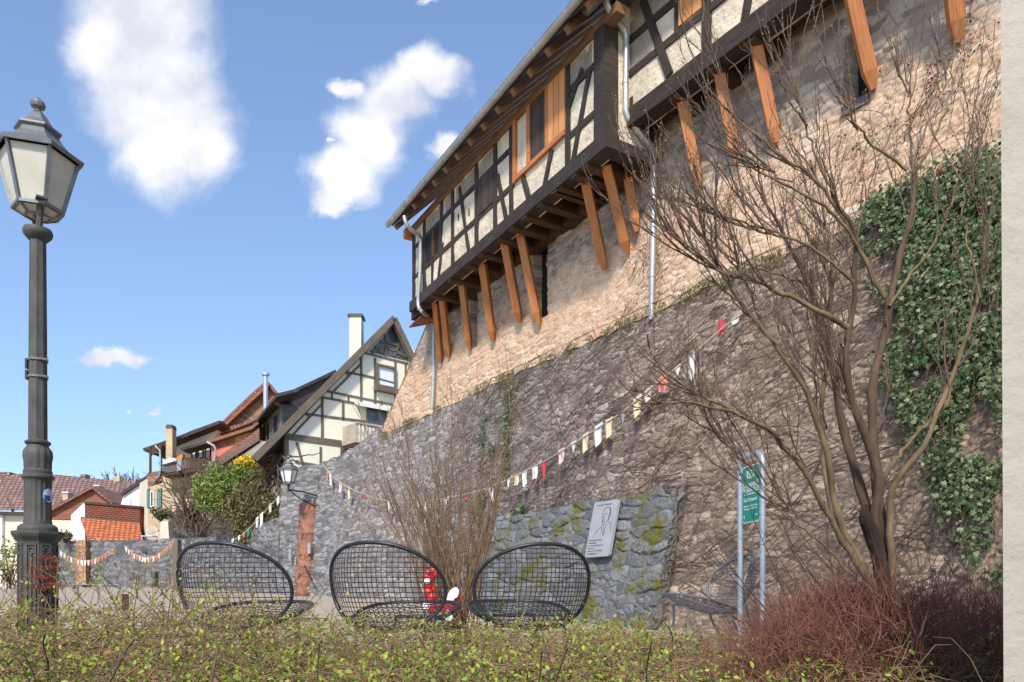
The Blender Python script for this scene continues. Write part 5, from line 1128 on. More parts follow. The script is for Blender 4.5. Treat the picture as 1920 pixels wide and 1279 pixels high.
def wl_(px, py, o): s, z = hit(px, py, low, o); return low(s, z, o)
rng = random.Random(3)
Lm = [(1420,566),(1386,592),(1350,618),(1296,668),(1262,695),(1235,716),(1197,748),(1166,775),(1140,790),(1075,832),(1020,866),(965,893),(925,912),(870,928),(800,940),(735,942),(690,930),(650,913),(625,895),(604,870)]
Fm = [(1380,594,16,12,'f_white','r'),(1351,602,13,26,'f_red','r'),(1297,664,11,44,'f_white','r'),(1270,686,12,20,'f_white','tri'),(1241,704,22,30,'f_salmon','r'),(1216,728,16,22,'f_pink','r'),(1196,742,18,36,'f_cream','r'),(1167,774,9,20,'f_gray','tri'),
      (1143,784,16,34,'f_cream','r'),(1123,795,18,38,'f_white','r'),(1098,812,14,34,'f_cream','r'),(1075,828,13,18,'f_white','tri'),(1052,842,15,26,'f_pink','r'),(1019,864,13,36,'f_red','tri'),(1002,874,15,24,'f_white','r'),(984,882,13,28,'f_white','r'),
      (968,890,13,20,'f_cream','r'),(953,898,9,15,'f_white','tri'),(921,912,13,28,'f_white','r'),(873,926,11,10,'f_red','r'),(836,936,8,14,'f_white','tri'),(797,940,9,15,'f_white','r'),(740,942,9,16,'f_white','tri'),(728,940,9,18,'f_white','r'),(684,927,8,10,'f_red','r'),
      (655,914,11,20,'f_cream','r'),(638,903,10,20,'f_pink','r'),(619,888,8,20,'f_white','r'),(613,880,6,26,'f_orange','tri')]
pts = [wl_(x, y, .42) for x, y in Lm]
fl = []
for x, y, w, h, m, k in Fm:
    p = wl_(x, y, .42); Y = p[1]; i = int(np.argmin([abs(q[0]-x) for q in Lm])); fl.append((p, w/F*Y*1.25, h/F*Y, m, 'tri' if k == 'tri' else 'r', rng.random()*6))
bunting('long cloth bunting of white, cream and red flags sagging across the dark wall', pts, fl)
L2 = [(519,934),(505,950),(490,966),(474,984),(460,999),(440,1012),(428,1020)]
fl = []
for x, y, w, h, m in ((521,932,8,14,'f_white'),(506,946,8,16,'f_pink'),(490,962,9,24,'f_white'),(482,970,8,18,'f_white'),(465,990,6,16,'f_teal'),(457,998,5,10,'f_orange'),(448,1004,5,9,'f_white'),(436,1010,5,8,'f_white')):
    fl.append((at(x,y,25.5), w/F*25.5, h/F*25.5, m, 'r', rng.random()*6))
bunting('short bunting dropping from the wall lantern past the green bush, one flag teal', [at(x,y,25.5) for x, y in L2], fl)
for lab, x0, y0, x1, y1, sag, n in (('bunting swag of orange and white flags between the brick pier and garden wall top', 110, 1030, 216, 1024, 24, 16), ('bunting swag of pastel flags on the garden wall beside the first net chair', 233, 1022, 328, 1008, 30, 18)):
    pts = []; fl = []
    for i in range(21):
        t = i/20; pts.append(at(x0+(x1-x0)*t, y0+(y1-y0)*t+sag*4*t*(1-t), 31.5))
    cols = ['f_white','f_pink','f_white','f_cream','f_white','f_orange','f_salmon']
    for i in range(n):
        t = (i+.7)/(n+.5); fl.append((at(x0+(x1-x0)*t, y0+(y1-y0)*t+sag*4*t*(1-t), 31.5), .10, .21, cols[(i*3) % 7] if t < .7 else ('f_orange' if i % 2 else 'f_salmon'), 'r', rng.random()*6))
    bunting(lab, pts, fl, grp=None, cr_=.01)
for x, y, w, h, m, lab in ((1768,318,16,16,'f_red','crumpled red cloth caught at the top of the ivy'),(1703,356,24,12,'f_blue','crumpled blue cloth caught on the ivy top'),(1664,380,12,18,'f_red','small red cloth hanging where the ivy starts')):
    s, z = hit(x, y, low, .3); p = low(s, z, .3); Y = p[1]; mb = MB()
    for a in range(6):
        for b in range(6):
            f = lambda i, j: p + np.array([(i/6-.5)*w/F*Y, .05*math.sin(i*1.7+j), -(j/6-.5)*h/F*Y+.02*math.sin(i*2.3)+(i/6-.5)*h/F*Y*.5]); mb.poly([f(a,b), f(a+1,b), f(a+1,b+1), f(a,b+1)])
    o = mb.build('cloth', M[m], None); tag(o, lab, 'cloth')

# ------------------------------------------------------------ plants
def wander(p0, d0, L, K, curl, up=0.0, dirs=None):
    """N polylines: starts p0 (N,3), directions d0 (N,3), lengths (N,)"""
    N = len(p0); P_ = np.empty((N,K,3)); P_[:,0] = p0; d = d0/np.linalg.norm(d0, axis=1, keepdims=True)
    for k in range(1, K):
        d = d + RNG.normal(size=(N,3))*curl; d[:,2] += up; d /= np.linalg.norm(d, axis=1, keepdims=True)
        P_[:,k] = P_[:,k-1] + d*(L/(K-1))[:,None]
    return P_
def taper(N, K, r0, r1): return np.linspace(1, 0, K)[None]*(r0-r1)[:,None] + r1[:,None]
def grow(parents, n_per_m, L0, L1, spread, up, K, curl, r0, r1, start=.25, bias=None):
    """side shoots from the polylines; returns P, R"""
    starts, dirs = [], []
    for P_ in parents:
        seg = np.linalg.norm(np.diff(P_, axis=0), axis=1); Lt = seg.sum(); n = RNG.poisson(Lt*n_per_m)
        if n == 0: continue
        t = RNG.uniform(start, 1.0, n)*Lt; c = np.concatenate([[0], np.cumsum(seg)])
        i = np.clip(np.searchsorted(c, t)-1, 0, len(seg)-1); f = ((t-c[i])/np.maximum(seg[i],1e-6))[:,None]
        starts.append(P_[i]*(1-f)+P_[i+1]*f); d = (P_[i+1]-P_[i])/np.maximum(seg[i],1e-6)[:,None]; dirs.append(d)
    st = np.concatenate(starts); d = np.concatenate(dirs); N = len(st)
    d = d + rdir(N)*spread; d[:,2] += up
    if bias is not None: d += np.array(bias)[None]
    P_ = wander(st, d, RNG.uniform(L0, L1, N), K, curl, up*.25); return P_, taper(N, K, RNG.uniform(.7,1.2,N)*r0, np.full(N, r1))
# --- the bare tree
TR = thing('tree', 'bare many-stemmed tree with a dark stump, spreading in front of the upper wall', 'tree', tuple(at(1665,1108,6.0)[:2])+(0,))
def limb(pts, Y0, Y1, K=26): 
    n = len(pts); ys_ = np.linspace(Y0, Y1, n); return smoothline([at(p[0], p[1], y) for p, y in zip(pts, ys_)], K, 2)
base = [(1672,1262),(1668,1170)]
LB_ = [
 (base+[(1662,1080),(1660,1000),(1655,930),(1650,880),(1646,836),(1639,719),(1650,686),(1664,625),(1667,574),(1688,475),(1711,405),(1716,325)], 6.0, 6.2, .075, .022, 0),
 ([(1662,1100),(1645,1040),(1634,1005),(1640,960),(1652,905),(1635,850),(1613,794),(1589,747),(1585,700),(1589,635),(1603,578),(1599,527),(1608,461),(1585,414),(1560,360)], 6.0, 5.7, .060, .014, 0),
 ([(1660,1110),(1640,1030),(1622,965),(1597,893),(1575,820),(1560,760),(1547,700),(1538,620),(1510,530),(1470,450),(1430,370)], 6.05, 6.5, .066, .013, 0),
 ([(1655,1120),(1600,1030),(1579,966),(1572,911),(1560,830),(1538,766),(1505,710),(1463,653),(1402,583),(1373,536),(1330,470)], 5.95, 5.5, .045, .012, 1),
 ([(1650,1120),(1575,1000),(1552,911),(1546,820),(1541,720),(1548,620),(1562,520),(1545,400),(1520,300)], 6.1, 6.6, .036, .010, 1),
 ([(1648,1120),(1590,1020),(1550,948),(1510,871),(1473,832),(1453,804),(1388,775),(1327,764),(1275,752),(1200,757)], 5.9, 5.2, .040, .007, 1),
 ([(1388,775),(1327,750),(1290,730),(1252,708),(1225,690)], 5.45, 5.3, .014, .005, 1),
 ([(1672,1150),(1672,1010),(1668,950),(1676,900),(1706,860),(1740,826),(1768,750),(1800,685),(1838,560),(1850,485),(1846,400)], 6.0, 5.7, .045, .010, 1),
 ([(1653,900),(1690,850),(1716,808),(1760,770),(1790,700)], 6.0, 5.9, .026, .010, 1),
 ([(1589,614),(1545,585),(1500,560),(1425,531),(1355,513),(1290,470),(1240,420)], 5.72, 5.3, .030, .007, 0),
 ([(1660,560),(1618,485),(1585,414),(1528,334),(1463,297),(1400,240),(1330,170)], 6.15, 5.9, .028, .007, 1),
 ([(1650,1125),(1601,1082),(1565,1028),(1500,980),(1430,900),(1370,840),(1330,790)], 5.9, 5.5, .015, .004, 1),
 ([(1716,325),(1754,250),(1772,150),(1790,70)], 6.2, 6.3, .018, .005, 0), ([(1714,340),(1711,250),(1700,170),(1690,90)], 6.2, 6.1, .016, .005, 0),
 ([(1700,318),(1660,290),(1622,265),(1603,240),(1575,170),(1555,120)], 6.2, 6.0, .018, .005, 0),
 ([(1608,461),(1570,400),(1530,370),(1470,330),(1400,300),(1330,250)], 5.7, 5.4, .018, .006, 0), ([(1599,527),(1530,470),(1450,440),(1380,420),(1310,390)], 5.7, 5.4, .018, .006, 0),
 ([(1510,530),(1440,500),(1380,480),(1310,440),(1250,370)], 6.4, 6.2, .016, .005, 0),
 ([(1838,560),(1820,450),(1810,380),(1835,300)], 5.7, 5.7, .012, .005, 0), ([(1560,360),(1530,280),(1500,200),(1480,120)], 5.7, 5.6, .016, .005, 0),
 ([(1667,574),(1720,500),(1770,430),(1800,340),(1815,250)], 6.1, 6.3, .018, .005, 0)]
limbs = [(limb(l[0], l[1], l[2]), l[3], l[4], l[5]) for l in LB_]
for j, nm in ((0,'trunk'),(1,'branches')):
    parts = []
    for i, (P_, ra, rb, kind) in enumerate(limbs):
        if (nm == 'trunk') != (i < 3): continue
        K_ = len(P_); R_ = np.linspace(ra*.74, rb*.8, K_)*(1+.12*np.sin(np.arange(K_)*1.9+i)); P2 = P_+np.cumsum(RNG.normal(size=P_.shape)*.007, 0)*np.sin(np.linspace(0,np.pi,K_))[:,None]+RNG.normal(size=P_.shape)*.005
        parts.append(tubes_np(P2[None], R_[None], 10))
    V, Fq = merge(parts); np_mesh(nm, V, Fq, M['bark'] if j == 0 else M['bark_moss'], TR, True)
mb = MB(); st_ = [at(1664,1200,5.98), at(1656,1090,5.97), at(1645,1035,5.96), at(1634,1000,5.95), at(1622,972,5.9), at(1620,955,5.88), at(1624,946,5.86)]; mb.tube(smoothline(st_, 22), list(np.concatenate([np.linspace(.060,.056,19), [.050,.035,.012]])*(1+.05*np.sin(np.arange(22)*.9))), 14)
mb.build('stump', M['stump'], TR, smooth=True)
upper = [l[0] for i, l in enumerate(limbs) if i not in (5, 6)]
bl = (-.45, 0, .25)
sparse = [limbs[k][0] for k in (0,7,8,12,13,14,18,20)]; upl = [l[0] for i, l in enumerate(limbs) if i not in (0,5,6,7,8,12,13,14,18,20)]
s0P, s0R = grow(sparse, 3.4, .35, .9, .5, .3, 10, .07, .0075, .0026, .45)
s1P, s1R = grow(upl, 6.4, .4, .95, .6, .22, 10, .08, .0085, .0028, .40, bias=(-.30,0,.30))
s1b, s1bR = grow([limbs[k][0] for k in (5,6,11)], 5, .25, .7, .6, .2, 10, .09, .006, .0022, .35)
s1P = np.concatenate([s1P, s0P]); s1R = np.concatenate([s1R, s0R])
s2P, s2R = grow(list(s1P), 3.4, .2, .6, .55, .28, 8, .07, .0048, .0018, .15, bias=(-.15,0,.2))
s3P, s3R = grow(list(s2P), 2.2, .10, .3, .5, .3, 6, .07, .0032, .0015, .2)
s2b, s2bR = grow(list(s1b), 5.0, .12, .4, .6, .2, 8, .08, .0035, .0015, .15)
def jag(P_, a): return P_ + RNG.normal(size=P_.shape)*a
parts = [tubes_np(jag(p, .004), r, 4) for p, r in ((s1P,s1R),(s2P,s2R),(s3P,s3R),(s1b,s1bR),(s2b,s2bR))]
V, Fq = merge(parts); np_mesh('twigs', V, Fq, M['twig'], TR)
# buds
bp_ = np.concatenate([s2P.reshape(-1,3), s3P[:,-1], s1P.reshape(-1,3)]); bp_ = bp_[RNG.random(len(bp_)) < .33]; N = len(bp_)
cube = np.array([[1,0,0],[0,1,0],[-1,0,0],[0,-1,0],[0,0,1.6],[0,0,-1.3]]); fc = np.array([[0,1,4],[1,2,4],[2,3,4],[3,0,4],[1,0,5],[2,1,5],[3,2,5],[0,3,5]])
V = (bp_[:,None,:] + cube[None]*RNG.uniform(.004,.0085,(N,1,1))).reshape(-1,3); Fq = (np.arange(N)*6)[:,None,None]+fc[None]; np_mesh('buds', V, Fq.reshape(-1,3), M['twig_tan'], TR)
# --- ivy on the wall
IV = thing('ivy', 'dense dark green ivy hanging over the right end of the dark wall', 'ivy', tuple(low(hit(1780,800,low,0)[0], .5, .2)))
poly = [(1625,388),(1700,352),(1760,322),(1830,292),(1890,275),(1890,1105),(1862,1085),(1835,1060),(1800,1010),(1770,960),(1745,900),(1750,850),(1700,800),(1690,740),(1660,690),(1668,600),(1640,520),(1618,450)]
def inpoly(x, y, P_):
    P_ = np.array(P_, float); c = np.zeros(len(x), bool); j = len(P_)-1
    for i in range(len(P_)):
        xi, yi, xj, yj = *P_[i], *P_[j]; m_ = ((yi > y) != (yj > y)) & (x < (xj-xi)*(y-yi)/(yj-yi+1e-9)+xi); c ^= m_; j = i
    return c
NS = 105000; s_lo, s_hi = hit(1600,700,low,.3)[0], hit(1900,700,low,.3)[0]
ss_ = RNG.uniform(s_lo-.3, s_hi+1.2, NS); zz = RNG.uniform(.3, ZL+.35, NS); P3 = low(ss_, zz, .2); px = CX+F*P3[:,0]/P3[:,1]; py = HY-F*(P3[:,2]-E)/P3[:,1]
dens = fbm(ss_*2.4, zz*1.6, 51)+.5*fbm(ss_*7, zz*5, 52)
ok_ = inpoly(px+RNG.normal(size=NS)*11, py+RNG.normal(size=NS)*14, poly) & (dens > -.17 + .09*(py > 780)+.10*(px < 1690)) & (RNG.random(NS) < np.where(py < 800, .62, .42))
ss_, zz = ss_[ok_], zz[ok_]; N = len(ss_); thick = (.08+.22*RNG.random(N)**1.3*(1+fbm(ss_*3, zz*3, 53)*1.2)); pos = low(ss_, zz, .1+thick)
nrm = np.concatenate([Ni(ss_), np.zeros((N,1))], 1)+rdir(N)*.55+np.array([0,0,.35]); al = rdir(N)*.7+np.array([0,0,-.9])
V, Fq, r = leaves_np(pos, al, nrm, RNG.uniform(.025,.068,N), 'ivy'); np_mesh('leaves', V, Fq, M['leaf_ivy'], IV, rnd=r)
N = 150; a = RNG.uniform(0,1,N); s0_ = RNG.uniform(s_lo+.1, s_hi+.9, N); z0_ = RNG.uniform(1.2, ZL+.2, N); K_ = 16; sa = s0_[:,None]+np.cumsum(RNG.normal(size=(N,K_))*.05, 1); za = z0_[:,None]-np.linspace(0,1,K_)[None]*RNG.uniform(.5,2.4,N)[:,None]; P_ = low(sa, np.maximum(za,.2), .14+RNG.uniform(0,.2,N)[:,None]*np.ones((1,K_)))
V, Fq = tubes_np(P_, taper(N, K_, RNG.uniform(.004,.009,N), np.full(N,.002)), 4); np_mesh('stems', V, Fq, M['twig'], IV)
# --- bare creeper over the dark wall
CRp = thing('creeper', 'bare leafless creeper stems combing across the dark rubble wall', 'climbing plant', tuple(low(hit(1200,1100,low,0)[0], .3, .1)))
sA, sB_ = hit(860,800,low,.1)[0], hit(1640,700,low,.1)[0]
parts = []
for n_, L_, ra in ((230, 3.2, .011), (900, 1.6, .006), (2200, .7, .0038)):
    s_ = RNG.uniform(sA-.4, sB_+1.0, n_); z_ = np.clip(RNG.uniform(.3, ZL-.1, n_)+0*s_, .2, ZL); ang = RNG.normal(.42, .38, n_); K_ = 18; S_ = np.empty((n_,K_)); Z_ = np.empty((n_,K_)); S_[:,0] = s_; Z_[:,0] = z_; LL = RNG.uniform(.4,1,n_)*L_
    for k in range(1,K_):
        ang = ang+RNG.normal(size=n_)*.16; sg = np.where(S_[:,0] > 0, 1, 1); S_[:,k] = S_[:,k-1]+sg*np.cos(ang)*LL/K_; Z_[:,k] = Z_[:,k-1]+np.sin(ang)*LL/K_
    Z_ = np.minimum(Z_, ZL+.12); P_ = low(S_, Z_, .155+.04*fbm(S_*3, Z_*3, 61)+RNG.uniform(0,.05,n_)[:,None]); parts.append(tubes_np(P_, taper(n_, K_, RNG.uniform(.6,1.3,n_)*ra, np.full(n_, ra*.25)), 4))
V, Fq = merge(parts); np_mesh('stems', V, Fq, M['vine'], CRp)
# dried creeper on the beige wall above the tree
CR2 = thing('creeper', 'thin reddish creeper with dry leaf clusters on the beige upper wall', 'climbing plant', tuple(upp(hit(1500,300,upp,0)[0], 6.5, .1)))
sA, sB_ = hit(1150,500)[0], hit(1880,200)[0]; n_ = 110; K_ = 16; S_ = np.empty((n_,K_)); Z_ = np.empty((n_,K_)); S_[:,0] = RNG.uniform(sA, sB_, n_); Z_[:,0] = ZL+RNG.random(n_)*1.2; ang = RNG.normal(.9,.4,n_); LL = RNG.uniform(.5,2.2,n_)
for k in range(1,K_): ang = ang+RNG.normal(size=n_)*.2; S_[:,k] = S_[:,k-1]+np.cos(ang)*LL/K_; Z_[:,k] = np.minimum(Z_[:,k-1]+np.sin(ang)*LL/K_, HB-.3)
P_ = upp(S_.ravel(), Z_.ravel(), .075).reshape(n_,K_,3); V, Fq = tubes_np(P_, taper(n_,K_,np.full(n_,.005),np.full(n_,.002)), 4); np_mesh('stems', V, Fq, M['twig_dark'], CR2)
q = P_[:,4:].reshape(-1,3); q = q[RNG.random(len(q)) < .16]; q = np.repeat(q, 7, 0)+RNG.normal(size=(len(q)*7,3))*.045; V, Fq, r = leaves_np(q, rdir(len(q))+np.array([0,0,-.5]), rdir(len(q)), RNG.uniform(.02,.045,len(q))); np_mesh('dry_leaves', V, Fq, M['leaf_red'], CR2, rnd=r)
# green trailing strands on the dark wall
GS = thing('ivy', 'thin green ivy strands trailing down the dark wall behind the brown stemmed shrub', 'ivy', tuple(low(hit(950,900,low,0)[0], .5, .1)))
parts = []
for x0, y0, x1, y1, n_ in ((958,725,948,900,420),(910,770,905,880,160),(905,920,900,980,260),(985,940,960,1000,200),(1000,960,1080,1040,120),(925,830,925,850,60)):
    t_ = RNG.random(n_); xs_ = x0+(x1-x0)*t_+RNG.normal(size=n_)*5; ys_ = y0+(y1-y0)*t_
    ia, ib = hit(x0,y0,low,.15), hit(x1,y1,low,.15); s_ = ia[0]+(ib[0]-ia[0])*t_+RNG.normal(size=n_)*.09; z_ = ia[1]+(ib[1]-ia[1])*t_+RNG.normal(size=n_)*.06; parts.append(low(s_, z_, .17+.06*RNG.random(n_)))
q = np.concatenate(parts); N = len(q); V, Fq, r = leaves_np(q, rdir(N)*.6+np.array([0,0,-.8]), rdir(N)*.6+np.array([-.7,-.5,.3]), RNG.uniform(.04,.08,N), 'ivy'); np_mesh('leaves', V, Fq, M['leaf_ivy'], GS, rnd=r)
# moss and tufts along the ledge
MS = []; n_ = 12000; s_ = RNG.uniform(TS[-2], SMAX-1.0, n_); k_ = fbm(s_*1.3, s_*0+3, 71)+.5*fbm(s_*5, s_*0, 72); s_ = s_[k_ > -.06]; n_ = len(s_); q = low(s_, ZL+.05-.22*RNG.random(n_)**2+.16*fbm(s_*2.2, s_*0, 5), .08+.14*RNG.random(n_)); V, Fq, r = leaves_np(q, rdir(n_)*.6+np.array([0,0,.7]), rdir(n_), RNG.uniform(.03,.075,n_), 'long'); o = np_mesh('ledge_grass', V, Fq, M['leaf_olive'], None, rnd=r); tag(o, kind='stuff', label='olive moss and dry grass along the ledge of the town wall', cat='moss')
# --- brown multi-stemmed shrub in the middle
WS = thing('shrub', 'leafless tan shrub with fanned upright stems behind the middle net chair', 'shrub', tuple(at(850,1108,8.4)[:2])+(0,))
N = 72; b0 = at(858,1160,8.4); P0 = np.stack([b0[0]+RNG.normal(size=N)*.12, b0[1]+RNG.normal(size=N)*.14, np.full(N,.03)],1)
tx_, ty__ = RNG.uniform(-1,.55,N), RNG.random(N); tgt = np.stack([b0[0]+tx_*1.25+.05*RNG.normal(size=N), b0[1]+RNG.normal(size=N)*.45, 1.75+1.05*RNG.random(N)*(1-.4*np.abs(tx_+.35))],1)
d = tgt-P0; Lg = np.linalg.norm(d, axis=1)*RNG.uniform(.7,1.05,N); dd = d/np.linalg.norm(d,axis=1,keepdims=True); dd[:,2] += .5
P1 = wander(P0, dd, Lg, 18, .035, 0.0); w = np.linspace(0,1,18)[None,:,None]; P1 = P1*(1-w*.55)+(P0[:,None]+ (tgt-P0)[:,None]*w*(Lg/np.linalg.norm(d,axis=1))[:,None,None])*(w*.55)
pr = [(P1, taper(N,18,RNG.uniform(.006,.013,N),np.full(N,.002)))]
a_, ar = grow(list(P1), 1.7, .3, .9, .35, .2, 12, .06, .005, .0018, .25); pr.append((a_, ar))
b_, br = grow(list(a_), 2.0, .12, .4, .45, .2, 8, .06, .0035, .0015, .2); pr.append((b_, br))
V, Fq = merge([tubes_np(jag(p,.004), r, 4) for p, r in pr]); np_mesh('stems', V, Fq, M['twig_mid'], WS)
# --- clipped low hedge in the foreground
HG = thing('hedge', 'loose low hedge of arching twigs and small fresh green leaves across the foreground', 'hedge', (-.6, 3, 0))
def hz(x, y): return np.interp(y, [1.3,2.2,3.2,4.6], [.28,.35,.42,.46]) + .075*np.clip(-.9-x, 0, 1.2)*(y > 2.2) - .05*np.exp(-((x/y-.26)/.06)**2) + .05*fbm(x*1.3+9, y*1.1, 81) + .035*fbm(x*4+9, y*4, 82)
def bedxy(N, y0=1.35, y1=4.7, xr=None):
    y = RNG.uniform(y0**.5, y1**.5, N)**2; u = RNG.uniform(-.75, .72, N) if xr is None else RNG.uniform(*xr, N); x = u*y; return x, y
x, y = bedxy(13000); N = len(x); P0 = np.stack([x, y, hz(x,y)*RNG.uniform(.25,.98,N)],1); d = rdir(N)*np.array([1,1,.45])+np.array([.15,0,.12]); P1 = wander(P0, d, RNG.uniform(.12,.5,N), 8, .16, -.01)
P1[:,:,2] = np.minimum(P1[:,:,2], (hz(P1[:,:,0].ravel(), P1[:,:,1].ravel()).reshape(N,8)+.04))
x, y = bedxy(620, 2.2, 4.7); keep = RNG.random(len(x)) < np.where(x < -.9, 1, .6); x, y = x[keep], y[keep]; N2 = len(x); Q0 = np.stack([x, y, hz(x,y)-.03],1); d = rdir(N2)*np.array([.9,.5,.2])+np.array([.25,0,.7]); Q1 = wander(Q0, d, RNG.uniform(.08,.32,N2)*np.where(x < -1.2, 1.45, .62), 9, .10, -.02)
g2, g2r = grow(list(Q1), 6, .05, .16, .7, .15, 5, .1, .0018, .0009, .25)
V, Fq = merge([tubes_np(P1, taper(N,8,RNG.uniform(.0014,.0036,N),np.full(N,.0007)), 4), tubes_np(Q1, taper(N2,9,RNG.uniform(.0022,.004,N2),np.full(N2,.0009)), 4), tubes_np(g2, g2r, 4)]); np_mesh('twigs', V, Fq, M['twig_tan'], HG)
x, y = bedxy(2600); N = len(x); P0 = np.stack([x, y, hz(x,y)*RNG.uniform(.1,.85,N)],1); P1d = wander(P0, rdir(N)*np.array([1,1,.4]), RNG.uniform(.2,.6,N), 8, .15)
P1d[:,:,2] = np.minimum(P1d[:,:,2], .55); V, Fq = tubes_np(P1d, taper(N,8,RNG.uniform(.002,.005,N),np.full(N,.001)), 4); np_mesh('old_wood', V, Fq, M['twig'], HG)
def leafclumps(src, prob, n_each, sz, spread, kind='oval', upw=.5):
    q = src.reshape(-1,3); q = q[RNG.random(len(q)) < prob]; q = np.repeat(q, n_each, 0); N = len(q); q = q+RNG.normal(size=(N,3))*spread
    return leaves_np(q, rdir(N)+np.array([0,0,upw]), rdir(N)+np.array([0,-.3,.8]), RNG.uniform(sz[0],sz[1],N), kind)
patch = fbm(P1[:,4,0]*1.6+5, P1[:,4,1]*1.6, 83); selp = P1[(patch+.2*RNG.random(len(patch))+np.where(P1[:,4,0] < -.3, .03, -.05) > .03) & (P1[:,4,2] > .5*hz(P1[:,4,0], P1[:,4,1]))]
A = leafclumps(selp[:,2:], .46, 3, (.009,.025), .016); B_ = leafclumps(Q1[:,2:], .38, 2, (.011,.026), .007); Cc = leafclumps(g2[:,1:], .45, 1, (.010,.022), .005)
Vs = np.concatenate([A[0],B_[0],Cc[0]]); Fs = np.concatenate([A[1], B_[1]+len(A[0]), Cc[1]+len(A[0])+len(B_[0])]); np_mesh('leaves', Vs, Fs, M['leaf_hedge'], HG, rnd=np.concatenate([A[2],B_[2],Cc[2]]))
x, y = bedxy(16000); N = len(x); q = np.stack([x,y,hz(x,y)*RNG.uniform(.2,.8,N)],1); V, Fq, r = leaves_np(q, rdir(N)*np.array([1,1,.3]), rdir(N)+np.array([0,0,1.]), RNG.uniform(.018,.045,N)); np_mesh('dry_litter', V, Fq, M['litter'], HG, rnd=r)
# --- red-brown shrub on the right
RS = thing('shrub', 'thicket of fine red-brown twigs filling the lower right corner', 'shrub', (2.2, 4.3, 0))
def redz(x, y): px = CX+F*x/y; return E+(HY-np.interp(px, [1280,1350,1420,1500,1600,1700,1800,1900],[1265,1255,1195,1125,1095,1110,1130,1145]))/F*y
N = 5200; y = RNG.uniform(2.5,5.4,N); u = .70-.385*RNG.random(N)**1.15; x = u*y; zt_ = np.maximum(redz(x,y), .30); P0 = np.stack([x, y, zt_*RNG.uniform(.0,.95,N)],1); d = rdir(N)*.95+np.array([-.35,0,.75]); Lr = (zt_-P0[:,2])*RNG.uniform(.4,1.3,N)*RNG.uniform(.5,1.1,N)+.09
P1r = wander(P0, d, Lr, 8, .2, 0); gr, grr = grow(list(P1r[:3000]), 5, .06, .26, .8, .3, 6, .12, .0018, .0008, .3)
V, Fq = merge([tubes_np(P1r, taper(N,8,RNG.uniform(.0014,.0034,N),np.full(N,.0008)), 4), tubes_np(gr, grr*.8, 3)]); np_mesh('twigs', V, Fq, M['twig_red'], RS)
N = 1300; y = RNG.uniform(3.2,5.2,N); u = RNG.uniform(.31,.55,N); x = u*y; zt_ = redz(x,y); q = np.stack([x,y,zt_*RNG.uniform(.55,1.0,N)],1); q = q[(u < .45) | (RNG.random(N) < .5)]; N = len(q); V, Fq, r = leaves_np(q, rdir(N)*.6+np.array([.2,0,-.9]), rdir(N), RNG.uniform(.03,.075,N), 'long'); np_mesh('drooping_leaves', V, Fq, M['leaf_red'], RS, rnd=r)
a = [at(1385,1035,5.0)+RNG.normal(size=3)*0, at(1430,1050,5.0)]
N = 16; P0 = np.stack([RNG.uniform(1.6,2.3,N), RNG.uniform(4.2,5.0,N), RNG.uniform(.15,.4,N)],1); Pw = wander(P0, rdir(N)*.25+np.array([-.55,0,.7]), RNG.uniform(.6,1.15,N), 14, .05); Pg, Pgr = grow(list(Pw), 8, .05, .2, .8, 0, 5, .1, .002, .001, .3)
V, Fq = merge([tubes_np(Pw, taper(N,14,np.full(N,.0055),np.full(N,.0015)), 5), tubes_np(Pg, Pgr, 3)]); np_mesh('arching_stems', V, Fq, M['twig_dark'], RS)
# --- plants beside the lamp and beyond
LSh = thing('shrub', 'rust red feathery shrub growing against the lamp post base', 'shrub', tuple(at(88,1108,4.2)[:2])+(0,))
parts = []; st_ = []
for (x,y_) in ((80,1046),(100,1050),(68,1066),(84,1064),(104,1066),(74,1082),(92,1084),(70,1100),(88,1102),(104,1096)):
    p = at(x, y_, 4.15); st_.append([at(86,1135,4.2), at(86+(x-86)*.4,1110,4.2), p]); parts.append(p+RNG.normal(size=(230,3))*np.array([.026,.03,.009]))
q = np.concatenate(parts); N = len(q); V, Fq, r = leaves_np(q, rdir(N)*np.array([1,1,.4]), rdir(N)+np.array([0,0,1.]), RNG.uniform(.008,.018,N), 'long'); np_mesh('foliage', V, Fq, M['needle_red'], LSh, rnd=r)
V, Fq = merge([tubes_np(smoothline(s_, 8)[None], np.linspace(.005,.002,8)[None], 5) for s_ in st_]); np_mesh('stems', V, Fq, M['twig_dark'], LSh)
